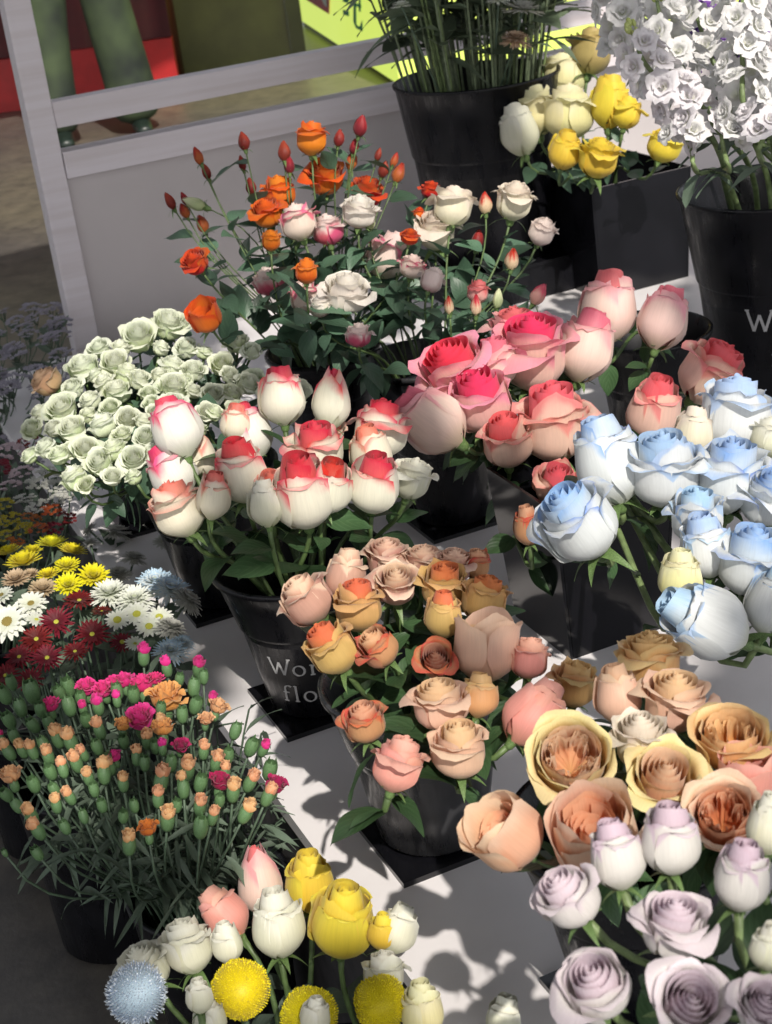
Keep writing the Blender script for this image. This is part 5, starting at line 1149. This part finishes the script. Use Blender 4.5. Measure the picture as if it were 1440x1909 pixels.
def stock(path_px, dists, label, seed, mat=STOCKM, dens=26, t0=.30, top=True, fs=.043, group="stock flower stems"):
    rnd = random.Random(seed); pts = [CAM + ray(x, y) * d for (x, y), d in zip(path_px, dists)]
    foot = c_st + Vector((rnd.uniform(-.05, .05), rnd.uniform(-.05, .05), .03)); rimp = c_st + Vector((rnd.uniform(-.08, .08), rnd.uniform(-.08, .08), .34))
    full = [foot, rimp] + pts; P = []
    for i in range(len(full) - 1):
        a, b = full[i], full[i + 1]; m0 = (full[i + 1] - full[max(i - 1, 0)]) * .5; m1 = (full[min(i + 2, len(full) - 1)] - full[i]) * .5
        for k in range(6):
            t = k / 6; t2, t3 = t * t, t ** 3; P.append(a * (2 * t3 - 3 * t2 + 1) + m0 * (t3 - 2 * t2 + t) + b * (-2 * t3 + 3 * t2) + m1 * (t3 - t2))
    P.append(full[-1]); root = tag(empty("stock_stem", foot), label, "stock flower", group)
    mb = MB(); mb.tube([p - foot for p in P], [.0045] * 6 + [.0045 - .0022 * i / (len(P) - 6) for i in range(len(P) - 6)], 7); link("stem", mb.mesh("stem"), root, STEMP)
    n = len(P); 
    dens = int(dens * .95)
    for i in range(dens):
        t = t0 + (1 - t0 - (.06 if top else 0)) * (i + .5) / dens; k = t * (n - 1); i0 = int(k); p = P[i0].lerp(P[min(i0 + 1, n - 1)], k - i0)
        tg = (P[min(i0 + 1, n - 1)] - P[i0]).normalized(); s_ = tg.orthogonal().normalized(); s_.rotate(Quaternion(tg, i * 2.4 + rnd.uniform(-.3, .3)))
        if p.z < .50: continue
        ax = (s_ + tg * rnd.uniform(.2, .6) + ZD * .15).normalized(); D = fs * rnd.uniform(.85, 1.15) * (1 - .35 * max(0, (i / dens) - .6))
        mm = basis(ax, rnd.uniform(0, 6)).to_4x4() @ Matrix.Diagonal((D, D, D, 1)); mm.translation = p + s_ * fs * .55 - foot
        o = link("floret", rnd.choice(FLO), root, mat); o.matrix_local = mm
    if top:
        for i in range(10):
            k = n - 1; p = P[k] + Vector((rnd.uniform(-1, 1), rnd.uniform(-1, 1), rnd.uniform(-.5, 1))) * .010; D = rnd.uniform(.006, .010)
            mm = basis((P[-1] - P[-2]).normalized(), 0).to_4x4() @ Matrix.Diagonal((D, D, D * 1.4, 1)); mm.translation = p - foot; o = link("top_bud", BEAD, root, GBUD); o.matrix_local = mm
    for i in range(4):
        bq = Bq(c_st, .34, .12, .5, lmat=LEAFG); 
    add_leaves(root, foot, list(reversed(P[4:14])), bq, rnd, 4, size=.055, lo=.05, hi=.6, mats=LEAFG, meshes=[NARROW[2], LEAVES[2]])
stock([(1290, 200), (1210, 110), (1150, 10), (1120, -60)], [2.35, 2.33, 2.32, 2.32], "white stock spike leaning furthest left over the yellow roses", 1, dens=30)
stock([(1330, 260), (1270, 190), (1205, 120), (1180, 60)], [2.22, 2.2, 2.18, 2.18], "white stock spike in front of the leftmost one", 2, STOCKP, dens=24, t0=.40)
stock([(1330, 230), (1275, 130), (1240, 60), (1225, 0)], [2.28, 2.26, 2.25, 2.25], "white stock spike with bare green buds halfway up", 3, dens=18, t0=.5)
stock([(1370, 200), (1320, 90), (1290, -10), (1280, -80)], [2.4, 2.4, 2.4, 2.4], "white stock spike in the middle of the large bucket", 4, dens=28)
stock([(1395, 220), (1385, 120), (1385, 20), (1385, -60)], [2.2, 2.18, 2.18, 2.18], "cream white stock spike standing upright at the right", 5, dens=28, t0=.42)
stock([(1440, 230), (1450, 120), (1450, 0), (1450, -80)], [2.25, 2.25, 2.25, 2.25], "white stock spike cut by the right edge", 6, STOCKP, dens=28, t0=.38)
stock([(1420, 300), (1425, 250), (1425, 200)], [2.18, 2.16, 2.16], "short stock with drooping pink-white florets low at the right", 7, STOCKP, dens=12, t0=.55, top=False)
stock([(1300, 320), (1290, 280), (1270, 235)], [2.22, 2.2, 2.2], "short white stock low at the left rim of the large bucket", 8, dens=11, t0=.52, top=False)
stock([(1360, 320), (1350, 280), (1345, 250)], [2.2, 2.18, 2.18], "short white stock at the front rim of the large bucket", 9, dens=9, t0=.6, top=False)
stock([(1350, 120), (1330, 40), (1320, -40)], [2.52, 2.52, 2.52], "purple stock spike behind the white ones", 10, PURPLE, dens=20, t0=.5)
stock([(1410, 100), (1420, 20), (1420, -60)], [2.5, 2.5, 2.5], "violet stock spike behind the upright cream one", 11, PURPLE, dens=18, t0=.55)
stock([(1180, 100), (1190, 40), (1170, -30)], [2.45, 2.45, 2.45], "white stock spike behind the leftmost pair", 12, dens=24, t0=.45)

# ---------------------------------------------------------------- tall stems in the back bucket
STEMT = plain("stem_dusty_green", (.15, .19, .11), .55, .3, 80); LEAFT = leaf_mat("dusty_green_leaf", (.12, .16, .10), (.18, .23, .15), .6)
B_TB = Bq(c_tb, .435, .14, .7, .1, 0, base=.09, lmat=LEAFT, leaf=.10, smat=STEMT, rad=.0026)
for i in range(100):
    rnd = random.Random(300 + i); a = rnd.uniform(0, 6.28); q = math.sqrt(rnd.random()); foot = c_tb + Vector((math.cos(a), math.sin(a), 0)) * .07 * q + ZD * .09
    rp = c_tb + Vector((math.cos(a), math.sin(a), 0)) * .145 * q + ZD * .435; e = c_tb + Vector((math.cos(a), math.sin(a), 0)) * (.21 * q) + ZD * rnd.uniform(.70, .95)
    path = [foot] + bez(rp, rp + (rp - foot) * .3, e - ZD * .08, e, 7); root = tag(empty("cut_stem", foot), "thin green cut stem rising out of the tall back bucket", "flower stem", "green stems in the tall back bucket")
    mb = MB(); mb.tube([p - foot for p in path], [.0026] * 5 + [.0018] * (len(path) - 5), 5); link("stem", mb.mesh("stem"), root, STEMT if i % 4 else STEMP)
    add_leaves(root, foot, list(reversed(path[1:])) + [foot, foot], B_TB, rnd, 5, size=.10, lo=.0, hi=.85, mats=LEAFT, meshes=[NARROW[2], NARROW[1], LEAVES[2]])
for x, y, w, k, m, tx, fa, lb_ in [(748, 10, 40, 'pom', MUMW, -10, 20, "white bloom half hidden at the left of the tall back bucket"), (975, 18, 80, 'pom', MUMG, 5, 20, "cream grey bloom at the top of the tall back bucket"), (962, 72, 66, 'dome', MUMT, 5, 30, "dull yellowish bloom deep among the stems of the tall back bucket"), (930, 0, 46, 'pom', MUMW, 0, 30, "small white bloom cut by the top edge over the tall back bucket")]:
    P = CAM + ray(x, y) * (3.05); rnd = random.Random(x); D = w * (P - CAM).dot(CF) / F_PX; ax = cam_axis(tx, fa); foot = c_tb + Vector((rnd.uniform(-.05, .05), rnd.uniform(-.05, .05), .09)); root = tag(empty("white_bloom", foot), lb_, "flower", "blooms in the tall back bucket")
    mm = basis(ax, 0).to_4x4() @ Matrix.Diagonal((D, D, D, 1)); mm.translation = P - foot; o = link("ray_petals", RAYS[k], root, m); o.matrix_local = mm
    rp = c_tb + (Vector((P.x, P.y, 0)) - c_tb) * .6 + ZD * .435; mb = MB(); mb.tube([Vector((0, 0, 0)), rp - foot, P - foot], .002, 5); link("stem", mb.mesh("stem"), root, STEMG)
